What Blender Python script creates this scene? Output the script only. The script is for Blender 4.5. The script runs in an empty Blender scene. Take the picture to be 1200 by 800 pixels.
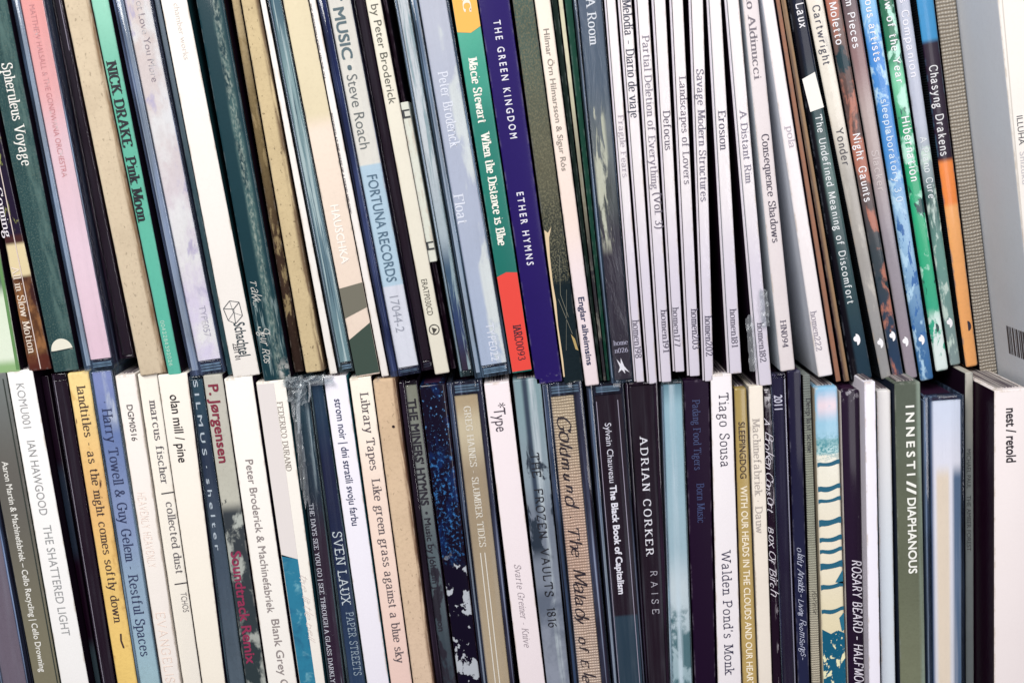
import bpy, bmesh, math, random
from mathutils import Vector, Matrix
random.seed(7)
C = bpy.context.scene.collection
# ------------------------------------------------------------------ camera
PITCH = math.radians(10.0); DIST = 0.33; FPX = 1320.0
CAM = Vector((0, -DIST*math.cos(PITCH), DIST*math.sin(PITCH)))
cam_d = bpy.data.cameras.new('camera'); cam = bpy.data.objects.new('camera', cam_d); C.objects.link(cam)
cam.location = CAM; cam.rotation_euler = (math.radians(90)-PITCH, 0, 0)
cam_d.sensor_width = 36; cam_d.lens = 36*FPX/1200.0; cam_d.clip_start = 0.01; cam_d.clip_end = 20
bpy.context.scene.camera = cam
# ------------------------------------------------------------------ light of the room
world = bpy.data.worlds.new('World'); bpy.context.scene.world = world; world.use_nodes = True
wb = world.node_tree.nodes['Background']; wb.inputs[0].default_value = (0.62, 0.52, 0.66, 1); wb.inputs[1].default_value = 0.17
def area(name, loc, target, size, power, col):
    d = bpy.data.lights.new(name, 'AREA'); d.shape = 'RECTANGLE'; d.size = size[0]; d.size_y = size[1]
    d.energy = power; d.color = col
    o = bpy.data.objects.new(name, d); C.objects.link(o); o.location = loc
    o.rotation_euler = (Vector(target)-Vector(loc)).to_track_quat('-Z', 'Y').to_euler()
area('window_light', (-0.62, -1.05, 0.95), (0, 0, 0), (0.8, 0.9), 26.5, (1.0, 0.985, 0.96))
area('fill_light', (0.75, -1.35, 0.35), (0, 0, 0), (0.8, 1.2), 13.0, (0.99, 0.97, 1.0))  # soft fill added from the right, no source of its own
sc = bpy.context.scene
sc.view_settings.view_transform = 'Standard'; sc.view_settings.look = 'None'
sc.view_settings.exposure = 0.07; sc.view_settings.gamma = 1.0
sc.render.engine = 'CYCLES'
sc.cycles.max_bounces = 8; sc.cycles.transparent_max_bounces = 16

# ------------------------------------------------------------------ pixel -> place on a spine plane
def ray(px, py):
    a = (px-600)/FPX; b = -(py-400)/FPX
    return Vector((a, math.cos(PITCH)+b*math.sin(PITCH), -math.sin(PITCH)+b*math.cos(PITCH)))
def at(px, py, r=0.0):
    d = ray(px, py); t = (r-CAM.y)/d.y
    return CAM + d*t

# ------------------------------------------------------------------ colour / materials
def lin(c, k=1.0):
    out = []
    for v in c[:3]:
        v = v/255.0
        out.append(k*(v/12.92 if v <= 0.04045 else ((v+0.055)/1.055)**2.4))
    return (out[0], out[1], out[2], 1)
_m = {}
class NT:
    def __init__(s, name):
        s.m = bpy.data.materials.new(name); s.m.use_nodes = True; s.t = s.m.node_tree
        s.b = s.t.nodes['Principled BSDF']; s.out = s.t.nodes['Material Output']
    def n(s, typ, **kw):
        x = s.t.nodes.new(typ)
        for k, v in kw.items(): setattr(x, k, v)
        return x
    def l(s, a, b): s.t.links.new(a, b)
    def coords(s):
        if not hasattr(s, 'tc'): s.tc = s.n('ShaderNodeTexCoord')
        return s.tc.outputs['Object']
    def sep(s):
        if not hasattr(s, 'sp'):
            s.sp = s.n('ShaderNodeSeparateXYZ'); s.l(s.coords(), s.sp.inputs[0])
        return s.sp
    def math(s, op, a, b=None):
        x = s.n('ShaderNodeMath', operation=op)
        for i, v in enumerate((a, b)):
            if v is None: continue
            if isinstance(v, (int, float)): x.inputs[i].default_value = v
            else: s.l(v, x.inputs[i])
        return x.outputs[0]
    def noise(s, scale, detail=4, rough=0.55, stretch=(1, 1, 1), dist=0.0, off=(0, 0, 0)):
        mp = s.n('ShaderNodeMapping'); mp.inputs['Scale'].default_value = stretch; mp.inputs['Location'].default_value = off
        s.l(s.coords(), mp.inputs[0])
        x = s.n('ShaderNodeTexNoise'); x.inputs['Scale'].default_value = scale; x.inputs['Detail'].default_value = detail
        x.inputs['Roughness'].default_value = rough; x.inputs['Distortion'].default_value = dist
        s.l(mp.outputs[0], x.inputs['Vector']); return x.outputs['Fac']
    def ramp01(s, v, a, b):
        x = s.n('ShaderNodeMapRange'); x.inputs['From Min'].default_value = a; x.inputs['From Max'].default_value = b
        x.interpolation_type = 'SMOOTHSTEP'
        s.l(v, x.inputs['Value']); return x.outputs[0]
    def mix(s, f, a, b):
        x = s.n('ShaderNodeMix', data_type='RGBA')
        if isinstance(f, (int, float)): x.inputs[0].default_value = f
        else: s.l(f, x.inputs[0])
        for i, v in ((6, a), (7, b)):
            if isinstance(v, tuple): x.inputs[i].default_value = v
            else: s.l(v, x.inputs[i])
        return x.outputs[2]
_seed = [0]
def thr_soft(t): return True
CUR = [None]
def paper(name, col, stops=None, rough=0.6, grain=0.05, bump=0.12, coat=0.0, blots=(), wrinkle=0.0, weave=0.0, wscale=420, wearing=1.0, speck=0.0, spec=0.4, k=0.93):
    """printed board. stops: [(w, colour)] along the spine. blots: (w0,w1,u0,u1,scale,stretchz,thresh,soft,colour)"""
    _seed[0] += 1; sd = _seed[0]*0.37
    if sum(col[:3]) < 130: k = k*0.6
    if any(w in name for w in ('side', 'cover', 'flap', 'shade', 'booklet')): wearing = 0
    s = NT(name); s.m['lum'] = sum(col[:3])/3
    c = lin(col, k)
    if stops:
        z = s.sep().outputs['Z']
        st = sorted(stops); c = lin(st[0][1], k)
        for (w0, c0), (w1, c1) in zip(st, st[1:]):
            if c0 == c1: continue
            c = s.mix(s.ramp01(z, w0, w1), c, lin(c1, k))
    for (w0, w1, u0, u1, scl, strz, th, soft, bc) in blots:
        n = s.noise(scl, 5, 0.6, (1, 1, strz), 0.3, (sd, sd, sd+len(str(bc))))
        m = s.ramp01(n, th-soft, th+soft)
        z = s.sep().outputs['Z']; x = s.sep().outputs['X']
        e = 0.003 if scl < 1050 and thr_soft(th) else 0.0012
        if w0 > -0.9: m = s.math('MULTIPLY', m, s.ramp01(z, w0-e, w0+e))
        if w1 < 0.9: m = s.math('MULTIPLY', m, s.math('SUBTRACT', 1.0, s.ramp01(z, w1-e, w1+e)))
        e = 0.0006
        if u0 > -0.9: m = s.math('MULTIPLY', m, s.ramp01(x, u0-e, u0+e))
        if u1 < 0.9: m = s.math('MULTIPLY', m, s.math('SUBTRACT', 1.0, s.ramp01(x, u1-e, u1+e)))
        c = s.mix(m, c, lin(bc, k))
    if CUR[0] is not None and grain and wearing:
        it = CUR[0]; z = s.sep().outputs['Z']; x = s.sep().outputs['X']
        hw = s.math('ADD', it.w0/2, s.math('MULTIPLY', z, (it.w1-it.w0)/2/it.H))
        dx = s.math('SUBTRACT', hw, s.math('ABSOLUTE', x)); dz = s.math('MINIMUM', z, s.math('SUBTRACT', it.H, z))
        dd = s.math('MINIMUM', dx, s.math('MULTIPLY', dz, 0.6))
        nn = s.noise(420, 5, 0.65, (1, 1, 0.45), off=(sd, 5, 0))
        f = s.math('MULTIPLY', s.math('SUBTRACT', 1.0, s.ramp01(dd, 0.00018, 0.00062)), s.ramp01(nn, 0.47, 0.62))
        lum = sum(col[:3])/3
        wc = tuple(int(v*0.45+150*0.55*(1.0 if lum < 110 else 0.62)) for v in col) if lum < 205 else (184, 170, 152)
        c = s.mix(s.math('MULTIPLY', f, 0.6*wearing), c, lin(wc))
    if grain:
        n = s.noise(900, 5, 0.65, off=(sd, 0, sd)); n2 = s.noise(70, 4, 0.6, off=(0, sd, sd))
        dk = tuple(v*(1-grain*2.4) for v in (lin(col, k)[:3])) + (1,)
        f = s.math('MULTIPLY', s.ramp01(n, 0.45, 0.8), min(1, grain*6))
        mx = s.n('ShaderNodeMix', data_type='RGBA', blend_type='MULTIPLY'); mx.inputs[7].default_value = (0.72, 0.7, 0.7, 1)
        s.l(f, mx.inputs[0])
        if isinstance(c, tuple): mx.inputs[6].default_value = c
        else: s.l(c, mx.inputs[6])
        c = mx.outputs[2]
        mx = s.n('ShaderNodeMix', data_type='RGBA', blend_type='MULTIPLY'); mx.inputs[7].default_value = (0.86, 0.85, 0.84, 1)
        s.l(s.math('MULTIPLY', s.ramp01(n2, 0.42, 0.75), min(1, grain*8)), mx.inputs[0]); s.l(c, mx.inputs[6]); c = mx.outputs[2]
    if speck:
        n = s.noise(1000, 2, 0.5, (1, 1, 0.6), off=(sd, 3, sd))
        c = s.mix(s.math('MULTIPLY', s.ramp01(n, 0.63, 0.70), speck), c, lin((70, 52, 40)))
    if weave:
        w1 = s.n('ShaderNodeTexWave', wave_type='BANDS', bands_direction='Z'); w1.inputs['Scale'].default_value = wscale; w1.inputs['Distortion'].default_value = 2.5
        w1.inputs['Detail'].default_value = 2; s.l(s.coords(), w1.inputs['Vector'])
        w2 = s.n('ShaderNodeTexWave', wave_type='BANDS', bands_direction='X'); w2.inputs['Scale'].default_value = wscale*1.15; w2.inputs['Distortion'].default_value = 3
        s.l(s.coords(), w2.inputs['Vector'])
        wv = s.math('MULTIPLY', w1.outputs['Fac'], s.math('ADD', 0.5, w2.outputs['Fac']))
        mx = s.n('ShaderNodeMix', data_type='RGBA', blend_type='MULTIPLY'); mx.inputs[7].default_value = (0.42, 0.38, 0.34, 1)
        s.l(s.math('MULTIPLY', s.math('SUBTRACT', 1.0, wv), weave), mx.inputs[0])
        if isinstance(c, tuple): mx.inputs[6].default_value = c
        else: s.l(c, mx.inputs[6])
        c = mx.outputs[2]
    if isinstance(c, tuple): s.b.inputs['Base Color'].default_value = c
    else: s.l(c, s.b.inputs['Base Color'])
    s.b.inputs['Roughness'].default_value = rough
    s.b.inputs['Specular IOR Level'].default_value = spec if sum(col[:3]) > 240 else spec*0.3
    s.b.inputs['Coat Weight'].default_value = coat; s.b.inputs['Coat Roughness'].default_value = 0.12
    h = s.noise(1200, 5, 0.6, off=(sd, sd, 0))
    bn = s.n('ShaderNodeBump'); bn.inputs['Strength'].default_value = bump; bn.inputs['Distance'].default_value = 0.0002
    s.l(h, bn.inputs['Height']); last = bn.outputs[0]
    if weave:
        b3 = s.n('ShaderNodeBump'); b3.inputs['Strength'].default_value = 0.6; b3.inputs['Distance'].default_value = 0.0003
        s.l(wv, b3.inputs['Height']); s.l(last, b3.inputs['Normal']); last = b3.outputs[0]
    s.l(last, s.b.inputs['Normal'])
    if wrinkle:
        wn = s.noise(160, 5, 0.62, (1.6, 1, 0.35), 1.2, (sd, sd, 1))
        b2 = s.n('ShaderNodeBump'); b2.inputs['Strength'].default_value = wrinkle; b2.inputs['Distance'].default_value = 0.0012
        s.l(wn, b2.inputs['Height']); s.l(b2.outputs[0], s.b.inputs['Coat Normal'])
    return s.m
def ink(col, rough=0.5, metallic=0.0):
    key = ('ink', col, rough, metallic)
    if key in _m: return _m[key]
    s = NT('printing_ink'); s.b.inputs['Base Color'].default_value = lin(col, 0.93); s.b.inputs['Roughness'].default_value = rough
    s.b.inputs['Metallic'].default_value = metallic
    _m[key] = s.m; return s.m
def ink_worn(col, under, fade):
    s = NT('worn_ink'); n = s.noise(420, 4, 0.6, off=(fade*9, 0, 2))
    s.l(s.mix(s.ramp01(n, 0.40+0.25*(1-fade), 0.62+0.25*(1-fade)), lin(col, 0.93), lin(under, 0.93)), s.b.inputs['Base Color'])
    s.b.inputs['Roughness'].default_value = 0.5
    return s.m
def clear(tint=(0.90, 0.94, 0.97), body=(70, 92, 122), amount=0.22, streak=0.35, rough=0.07):
    """polystyrene case: see-through with a share of milky body seen edge on"""
    g_ = sum(body)/3; body = tuple(int(v*0.6+g_*0.4) for v in body)
    key = ('clear', tint, body, amount, streak)
    if key in _m: return _m[key]
    s = NT('clear_plastic')
    tr = s.n('ShaderNodeBsdfTransparent'); tr.inputs[0].default_value = (*tint, 1)
    mx = s.n('ShaderNodeMixShader')
    n = s.noise(700, 3, 0.6, (1, 1, 0.012)); n2 = s.noise(260, 4, 0.6, (1, 1, 0.15), 0.5)
    f = s.math('ADD', amount, s.math('MULTIPLY', s.ramp01(n, 0.42, 0.68), streak))
    n3 = s.noise(1100, 3, 0.6, (1, 1, 0.006), 0, (3, 1, 0))
    bc = s.mix(s.ramp01(n2, 0.35, 0.7), lin(body, 0.6), lin(tuple(min(255, int(v*1.45)) for v in body)))
    if streak > 0.02: bc = s.mix(s.ramp01(n3, 0.56, 0.66), bc, lin(tuple(min(255, int(v*1.5+70)) for v in body))); bc = s.mix(s.ramp01(n3, 0.44, 0.36), bc, lin(body, 0.15))  # light and dark refraction streaks painted into the plastic's colour
    s.l(bc, s.b.inputs['Base Color'])
    s.b.inputs['Roughness'].default_value = rough
    bn = s.n('ShaderNodeBump'); bn.inputs['Strength'].default_value = 0.12; bn.inputs['Distance'].default_value = 0.0006
    s.l(n2, bn.inputs['Height']); s.l(bn.outputs[0], s.b.inputs['Normal'])
    s.l(f, mx.inputs[0]); s.l(tr.outputs[0], mx.inputs[1]); s.l(s.b.outputs[0], mx.inputs[2])
    # glossy reflection everywhere by fresnel
    gl = s.n('ShaderNodeBsdfGlossy'); gl.inputs['Roughness'].default_value = rough
    s.l(bn.outputs[0], gl.inputs['Normal'])
    fr = s.n('ShaderNodeFresnel'); fr.inputs[0].default_value = 1.5; ge = s.n('ShaderNodeNewGeometry')
    m2 = s.n('ShaderNodeMixShader'); s.l(s.math('MULTIPLY', fr.outputs[0], s.math('SUBTRACT', 1.0, ge.outputs['Backfacing'])), m2.inputs[0]); s.l(mx.outputs[0], m2.inputs[1]); s.l(gl.outputs[0], m2.inputs[2])
    s.l(m2.outputs[0], s.out.inputs[0])
    _m[key] = s.m; return s.m
def WINDOW(): return clear(tint=(0.97, 0.98, 0.99), body=(150, 165, 185), amount=0.004, streak=0.02, rough=0.06)
def film():
    if 'film' in _m: return _m['film']
    s = NT('wrapping_film')
    tr = s.n('ShaderNodeBsdfTransparent'); tr.inputs[0].default_value = (0.93, 0.96, 0.97, 1)
    gl = s.n('ShaderNodeBsdfGlossy'); gl.inputs['Roughness'].default_value = 0.16
    df = s.n('ShaderNodeBsdfDiffuse'); df.inputs[0].default_value = (0.8, 0.85, 0.88, 1)
    n = s.noise(500, 4, 0.6, (1, 1, 0.5), 1.0); bn = s.n('ShaderNodeBump'); bn.inputs['Strength'].default_value = 0.7; bn.inputs['Distance'].default_value = 0.0008
    s.l(n, bn.inputs['Height']); s.l(bn.outputs[0], gl.inputs['Normal'])
    m1 = s.n('ShaderNodeMixShader'); m1.inputs[0].default_value = 0.20
    s.l(tr.outputs[0], m1.inputs[1]); s.l(df.outputs[0], m1.inputs[2])
    m2 = s.n('ShaderNodeMixShader'); m2.inputs[0].default_value = 0.13
    s.l(m1.outputs[0], m2.inputs[1]); s.l(gl.outputs[0], m2.inputs[2]); s.l(m2.outputs[0], s.out.inputs[0])
    _m['film'] = s.m; return s.m

# ------------------------------------------------------------------ mesh helpers
def link(name, bm, mats, parent=None):
    me = bpy.data.meshes.new(name); bm.to_mesh(me); bm.free()
    for m in (mats if isinstance(mats, (list, tuple)) else [mats]): me.materials.append(m)
    o = bpy.data.objects.new(name, me); C.objects.link(o)
    if parent: o.parent = parent
    return o
def hexa(bm, b, t, bevel=0.0003, seg=2, side=False):
    """b=(x0,x1,z), t=(x0,x1,z) bottom/top, y extents in third tuple"""
    (x0, x1, z0), (X0, X1, z1), (y0, y1) = b, t, side if side else (0, 0.12)
    v = [bm.verts.new(p) for p in ((x0, y0, z0), (x1, y0, z0), (x1, y1, z0), (x0, y1, z0), (X0, y0, z1), (X1, y0, z1), (X1, y1, z1), (X0, y1, z1))]
    fs = [bm.faces.new([v[i] for i in q]) for q in ((0, 1, 5, 4), (1, 2, 6, 5), (2, 3, 7, 6), (3, 0, 4, 7), (4, 5, 6, 7), (3, 2, 1, 0))]
    if bevel:
        es = set(e for f in fs for e in f.edges)
        bmesh.ops.bevel(bm, geom=list(es), offset=bevel, segments=seg, profile=0.5, affect='EDGES')
def smooth(o, ang=40):
    for p in o.data.polygons: p.use_smooth = True
    try: o.data.set_sharp_from_angle(angle=math.radians(ang))
    except Exception: pass

# ------------------------------------------------------------------ a drawn pen alphabet (roman with serifs); strokes on a grid: x-height 5, capitals 7
G = {
'a': "~.7,4 1.6,4.9 2.8,4.8 3.4,3.9 3.4,1 3.8,.2 4.4,.4;~3.4,3 2,2.7 .7,2 .5,1 1.1,.1 2.2,.15 3.4,1.1",
'b': "s1,7.4 1,.2;~1,3.8 1.9,4.8 3.2,4.8 4.2,3.6 4.2,1.4 3.2,.15 2,.1 1,.9",
'c': "~3.8,3.9 3,4.8 1.8,4.8 .7,3.6 .6,1.6 1.5,.2 2.8,.1 3.9,.9",
'd': "b3.9,7.4 3.9,0;~3.9,3.8 3,4.8 1.8,4.8 .7,3.5 .7,1.4 1.7,.1 2.9,.15 3.9,1",
'e': "~.8,2.8 2.4,2.8 3.9,2.9 3.7,4.3 2.4,4.9 1.1,4.3 .6,2.6 1.1,.8 2.4,.1 3.8,.8",
'f': "~3.4,6.9 2.7,7.3 1.8,7 1.5,5.8 1.5,3;e1.5,3 1.5,0;n.4,4.9 3,4.9",
'g': "~2.2,4.9 3.3,4.3 3.4,3 2.3,2.1 1.1,2.7 1,4 2.2,4.9;~1.5,2.2 .9,1.4 1.4,.7 3,.5 4,0 3.8,-1.5 2,-2.2 .7,-1.5 .8,-.4 1.6,.5;n3.2,4.6 4.3,5",
'h': "b1,7.4 1,0;~1,3.6 2,4.7 3.1,4.8 3.7,3.9 3.7,2;e3.7,2.4 3.7,0",
'i': "b1.1,5 1.1,0;n.9,6.8 1.4,6.8", 'j': "s1.6,5 1.6,1;~1.6,1 1.6,-.8 1.1,-2 .2,-2.1;n1.4,6.8 1.9,6.8",
'k': "b1,7.4 1,0;e1,2.2 3.6,5;e2,3.1 4,0", 'l': "b1.1,7.4 1.1,0",
'm': "b1,5 1,0;~1,3.6 2,4.7 2.9,4.7 3.4,3.8 3.4,2;e3.4,2.4 3.4,0;~3.4,3.6 4.4,4.7 5.3,4.7 5.8,3.8 5.8,2;e5.8,2.4 5.8,0",
'n': "b1,5 1,0;~1,3.6 2,4.7 3.1,4.8 3.7,3.9 3.7,2;e3.7,2.4 3.7,0",
'o': "~2.4,4.9 1.1,4.4 .6,2.5 1.1,.6 2.4,.1 3.7,.6 4.2,2.5 3.7,4.4 2.4,4.9",
'p': "b1,5 1,-2.2;~1,3.8 1.9,4.8 3.2,4.8 4.2,3.6 4.2,1.4 3.2,.15 2,.1 1,.9",
'q': "e3.9,5 3.9,-2.2;~3.9,3.8 3,4.8 1.8,4.8 .7,3.5 .7,1.4 1.7,.1 2.9,.15 3.9,1",
'r': "b1,5 1,0;~1,3.2 1.7,4.5 2.6,4.9 3.3,4.5",
's': "~3.3,4.1 2.3,4.9 1.1,4.6 .9,3.5 2,2.7 3.3,2 3.5,.9 2.4,.1 1.2,.2 .6,1",
't': "~1.4,6.4 1.4,3 1.4,1 1.9,.1 2.9,.4;n.4,4.9 2.9,4.9",
'u': "s1,5 1,1.6;~1,1.8 1.2,.5 2.2,.1 3.2,.6 3.8,1.5;b3.8,5 3.8,0",
'v': "s.5,5 2.3,0;s4.2,5 2.3,0", 'w': "s.4,5 1.9,0;n3.3,4.8 1.9,0;n3.3,4.8 4.7,0;s6.2,5 4.7,0",
'x': "b.6,5 4.1,0;b4,5 .5,0", 'y': "s.5,5 2.4,.2;~4.2,5 2.6,.6 1.8,-1.4 1,-2.1 .4,-1.8;s4.2,5 4.1,4.7", 'z': "n.6,4.9 3.8,4.9;n3.8,4.9 .5,.1;n.5,.1 4,.1;n.6,4.9 .5,4;n4,.1 4.1,1",
'A': "e3.2,7 .7,0;e3.2,7 6,0;n1.6,2.5 5,2.5", 'B': "b1.2,7 1.2,0;~1.2,6.9 3.4,6.9 4.5,5.8 4,4.2 2.6,3.7 1.2,3.7;~2.6,3.7 4.4,3.4 5.1,1.8 4.3,.3 2.8,.1 1.2,.1",
'C': "~5.4,5.4 4.6,6.7 3.2,7 1.5,6.2 .8,3.5 1.5,.9 3.2,0 4.8,.4 5.5,1.6;n5.4,7 5.4,5.2",
'D': "b1.2,7 1.2,0;~1.2,6.9 3.6,6.8 5.5,5.6 5.9,3.5 5.5,1.4 3.6,.2 1.2,.1",
'E': "b1.2,7 1.2,0;n1.2,6.9 5,6.9;n1.2,3.6 3.9,3.6;n1.2,.1 5.2,.1;n5,6.9 5,5.6;n5.2,.1 5.3,1.5",
'F': "b1.2,7 1.2,0;n1.2,6.9 5,6.9;n1.2,3.6 3.9,3.6;n5,6.9 5,5.6",
'G': "~5.4,5.4 4.6,6.7 3.2,7 1.5,6.2 .8,3.5 1.5,.9 3.2,0 4.6,.3 5.3,1;s5.4,3 5.4,.6;n3.9,3 5.9,3;n5.4,7 5.4,5.2",
'H': "b1.2,7 1.2,0;b5.6,7 5.6,0;n1.2,3.6 5.6,3.6", 'I': "b1.4,7 1.4,0", 'J': "s2.6,7 2.6,1.2;~2.6,1.6 2.2,.1 1,-.1 .3,.8",
'K': "b1.2,7 1.2,0;s5.2,7 1.2,3;e2.6,4.2 5.6,0", 'L': "b1.2,7 1.2,0;n1.2,.1 4.9,.1;n4.9,.1 5,1.6",
'M': "b1.2,7 1.2,0;n1.4,7 3.9,.6;n3.9,.6 6.4,7;b6.6,7 6.6,0", 'N': "b1.2,7 1.2,0;n1.2,7 5.6,0;s5.6,7 5.6,0",
'O': "~3.5,7 1.6,6.2 .8,3.5 1.6,.8 3.5,0 5.4,.8 6.2,3.5 5.4,6.2 3.5,7", 'P': "b1.2,7 1.2,0;~1.2,6.9 3.6,6.9 4.9,5.6 4.6,3.9 3,3.2 1.2,3.2",
'Q': "~3.5,7 1.6,6.2 .8,3.5 1.6,.8 3.5,0 5.4,.8 6.2,3.5 5.4,6.2 3.5,7;n3.6,1.4 6,-1",
'R': "b1.2,7 1.2,0;~1.2,6.9 3.6,6.9 4.8,5.7 4.5,4.1 3,3.5 1.2,3.5;e3,3.5 5.6,0", 
'S': "~4.3,5.6 3.6,6.8 2.2,6.9 1,5.9 1.3,4.4 2.8,3.6 4.4,2.6 4.6,1.1 3.4,.1 1.8,.1 .8,1.3;n4.4,7 4.4,5.3;n.8,0 .8,1.8",
'T': "b3.1,7 3.1,0;n.5,6.9 5.7,6.9;n.5,6.9 .5,5.5;n5.7,6.9 5.7,5.5", 'U': "b1.2,7 1.2,2.5;~1.2,2.6 1.6,.7 3.3,0 5,.7 5.5,2.6;s5.5,7 5.5,2.5",
'V': "s.6,7 3.2,0;s5.8,7 3.2,0", 'W': "s.5,7 2.6,0;n4.4,6.5 2.6,0;n4.4,6.5 6.2,0;s8.2,7 6.2,0", 'X': "b.7,7 5.5,0;b5.4,7 .6,0",
'Y': "s.6,7 3.1,3.4;s5.6,7 3.1,3.4;e3.1,3.4 3.1,0", 'Z': "n.8,6.9 5,6.9;n5,6.9 .7,.1;n.7,.1 5.2,.1;n.8,6.9 .8,5.6;n5.2,.1 5.2,1.4",
'0': "~2.4,7 1,6 .6,3.5 1,1 2.4,0 3.8,1 4.2,3.5 3.8,6 2.4,7", '1': "e2.2,7 2.2,0;n2.2,6.9 .9,6", '2': "~.7,5.3 1.4,6.8 2.9,6.9 3.8,5.6 3.2,3.8 .7,.2;n.7,.2 4.1,.2;n4.1,.2 4.2,1.2",
'3': "~.8,5.8 1.8,6.9 3.2,6.6 3.5,5.2 2.8,4 1.9,3.8 3.4,3.4 4,2 3.4,.4 1.9,0 .7,1", '4': "e3.2,7 3.2,0;n3.2,7 .5,2;n.5,2 4.3,2", '5': "n1.2,6.9 3.8,6.9;n1.2,6.9 1,4;~1,4 2.4,4.4 3.7,3.5 3.8,1.5 2.7,.1 1.4,.1 .6,1",
'6': "~3.7,6.6 2,6 .8,4 .7,1.6 1.6,.2 3,.2 4,1.5 3.7,3.4 2.4,4.2 .9,2.8", '7': "n.7,6.8 4,6.8;n4,6.8 1.8,0", '8': "~2.4,7 1.1,6.2 1.1,4.7 2.4,3.8 3.9,2.8 3.9,1 2.4,0 .9,1 .9,2.8 2.4,3.8 3.7,4.7 3.7,6.2 2.4,7",
'9': "~1.1,.4 2.8,1 4,3 4.1,5.4 3.2,6.8 1.8,6.8 .8,5.5 1.1,3.6 2.4,2.8 3.9,4.2", '-': "n.5,2.6 2.6,2.6", '~': "~.4,2.4 1.4,3.2 2.6,2.4 3.6,3.2", '/': "n.3,-.8 2.8,7.4", '|': "n1,-1.4 1,7.6",
'.': "n.7,.3 1.2,.3", '·': "n.7,2.8 1.3,2.8", '•': "n.6,3.2 1.8,3.2", "'": "n1,7.2 .8,5.4", ',': "n1,.5 .5,-1", '&': "~5.4,3.6 4.4,1.4 2.6,0 1,.6 .9,2.2 3,4.2 3.6,5.8 2.7,6.9 1.7,6 2.4,3.8 5.6,.1",
'(': "~2,7.8 .8,5.4 .6,2.6 .9,.4 2,-1.6", ')': "~.6,7.8 1.8,5.4 2,2.6 1.7,.4 .6,-1.6", ':': "n.8,.3 1.3,.3;n.8,4 1.3,4", '–': "n.4,2.6 3.8,2.6",
'í': "b1.1,5 1.1,0;n1,6 1.9,7.4", 'Ø': "~3.5,7 1.6,6.2 .8,3.5 1.6,.8 3.5,0 5.4,.8 6.2,3.5 5.4,6.2 3.5,7",
}
_gc = {}
def glyph(ch):
    ch = {'ó': 'o', 'Ó': 'O', 'ö': 'o'}.get(ch, ch)
    if ch in _gc: return _gc[ch]
    src = G.get(ch, G['-']); out = []; mx = 0
    for st in src.split(';'):
        code = st[0]; pts = [tuple(float(v) for v in p.split(',')) for p in st[1:].split()]
        mx = max([mx]+[p[0] for p in pts])
        if code == '~':
            q = [pts[0]]+pts+[pts[-1]]
            if math.dist(pts[0], pts[-1]) < 0.01: q[0] = pts[-2]; q[-1] = pts[1]
            res = []
            for i in range(1, len(q)-2):
                for k in range(4):
                    t = k/4.0; p0, p1, p2, p3 = q[i-1], q[i], q[i+1], q[i+2]
                    res.append(tuple(0.5*((2*p1[d])+(-p0[d]+p2[d])*t+(2*p0[d]-5*p1[d]+4*p2[d]-p3[d])*t*t+(-p0[d]+3*p1[d]-3*p2[d]+p3[d])*t**3) for d in (0, 1)))
            res.append(pts[-1]); pts = res
        out.append((code, pts))
    _gc[ch] = (out, mx+0.9); return _gc[ch]
STY = { # widths below # thick, thin, serif length, slant, tracking
'serif': (0.95, 0.36, 0.85, 0, 0.25), 'serifb': (1.45, 0.55, 0.9, 0, 0.3), 'type': (0.62, 0.55, 0.95, 0, 0.7), 'serifi': (0.75, 0.35, 0.5, 0.25, 0.15),
'hand': (0.5, 0.3, 0, 0.42, -0.5), 'brush': (0.85, 0.42, 0, 0.3, 0.4), 'caps': (0.9, 0.5, 0.6, 0, 1.6), 'thin': (0.42, 0.42, 0, 0, 0.7), 'round': (0.85, 0.8, 0, 0.0, 0.9), 'slant': (0.9, 0.6, 0, 0.3, 0.3)}
def pen_text(s, style):
    """returns list of quads in glyph units, and total advance"""
    th, tn, sf, sl, tr = STY[style]; th *= 1.2; tn *= 1.2; rr = random.Random(s); quads = []; x = 0.0
    for ch in s:
        if ch == ' ': x += 3.2+tr; continue
        strokes, adv = glyph(ch)
        jy, js, jx = (rr.uniform(-.8, .8), rr.uniform(.72, 1.25), rr.uniform(-.5, .3)) if style in ('brush', 'hand') else (0, 1, 0)
        x += jx
        for code, pts in strokes:
            if js != 1: pts = [(p[0]*js+rr.uniform(-.25, .25), p[1]*js+jy+rr.uniform(-.35, .35)) for p in pts]
            n = len(pts); L = []; R = []; dot = ch in 'ijí' and n == 2 and pts[0][1] > 6
            for i, p in enumerate(pts):
                a = pts[max(0, i-1)]; b = pts[min(n-1, i+1)]; dx, dy = b[0]-a[0], b[1]-a[1]; l = math.hypot(dx, dy) or 1
                dx /= l; dy /= l; w = (tn+(th-tn)*abs(dy)**1.3)/2
                if ch in '.·:' : w = 0.5
                if dot and ch != 'í': w = 0.45
                if ch == '•': w = 0.62
                L.append((x+p[0]-dy*w, p[1]+dx*w)); R.append((x+p[0]+dy*w, p[1]-dx*w))
            for i in range(n-1): quads.append((L[i], L[i+1], R[i+1], R[i], 0))
            if sf and code in 'bse':
                for c2, p in (('s', pts[0]), ('e', pts[-1])):
                    if code == 'b' or code == c2:
                        h = max(tn*0.5, 0.2); yy = p[1]-h if p[1] > 1 else p[1]+h
                        l0 = -sf-th/2; r0 = sf+th/2
                        if c2 == 's' and p[1] in (5.0, 7.4): r0 = th/2
                        quads.append(((x+p[0]+l0, yy-h), (x+p[0]+r0, yy-h), (x+p[0]+r0, yy+h), (x+p[0]+l0, yy+h), 1))
        x += adv+tr
    if sl: quads = [tuple((p[0]+sl*p[1], p[1]) for p in q[:4])+(q[4],) for q in quads]
    return quads, x-tr-0.5

pending = []
class Item: pass
SANS_FIX = []
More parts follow.
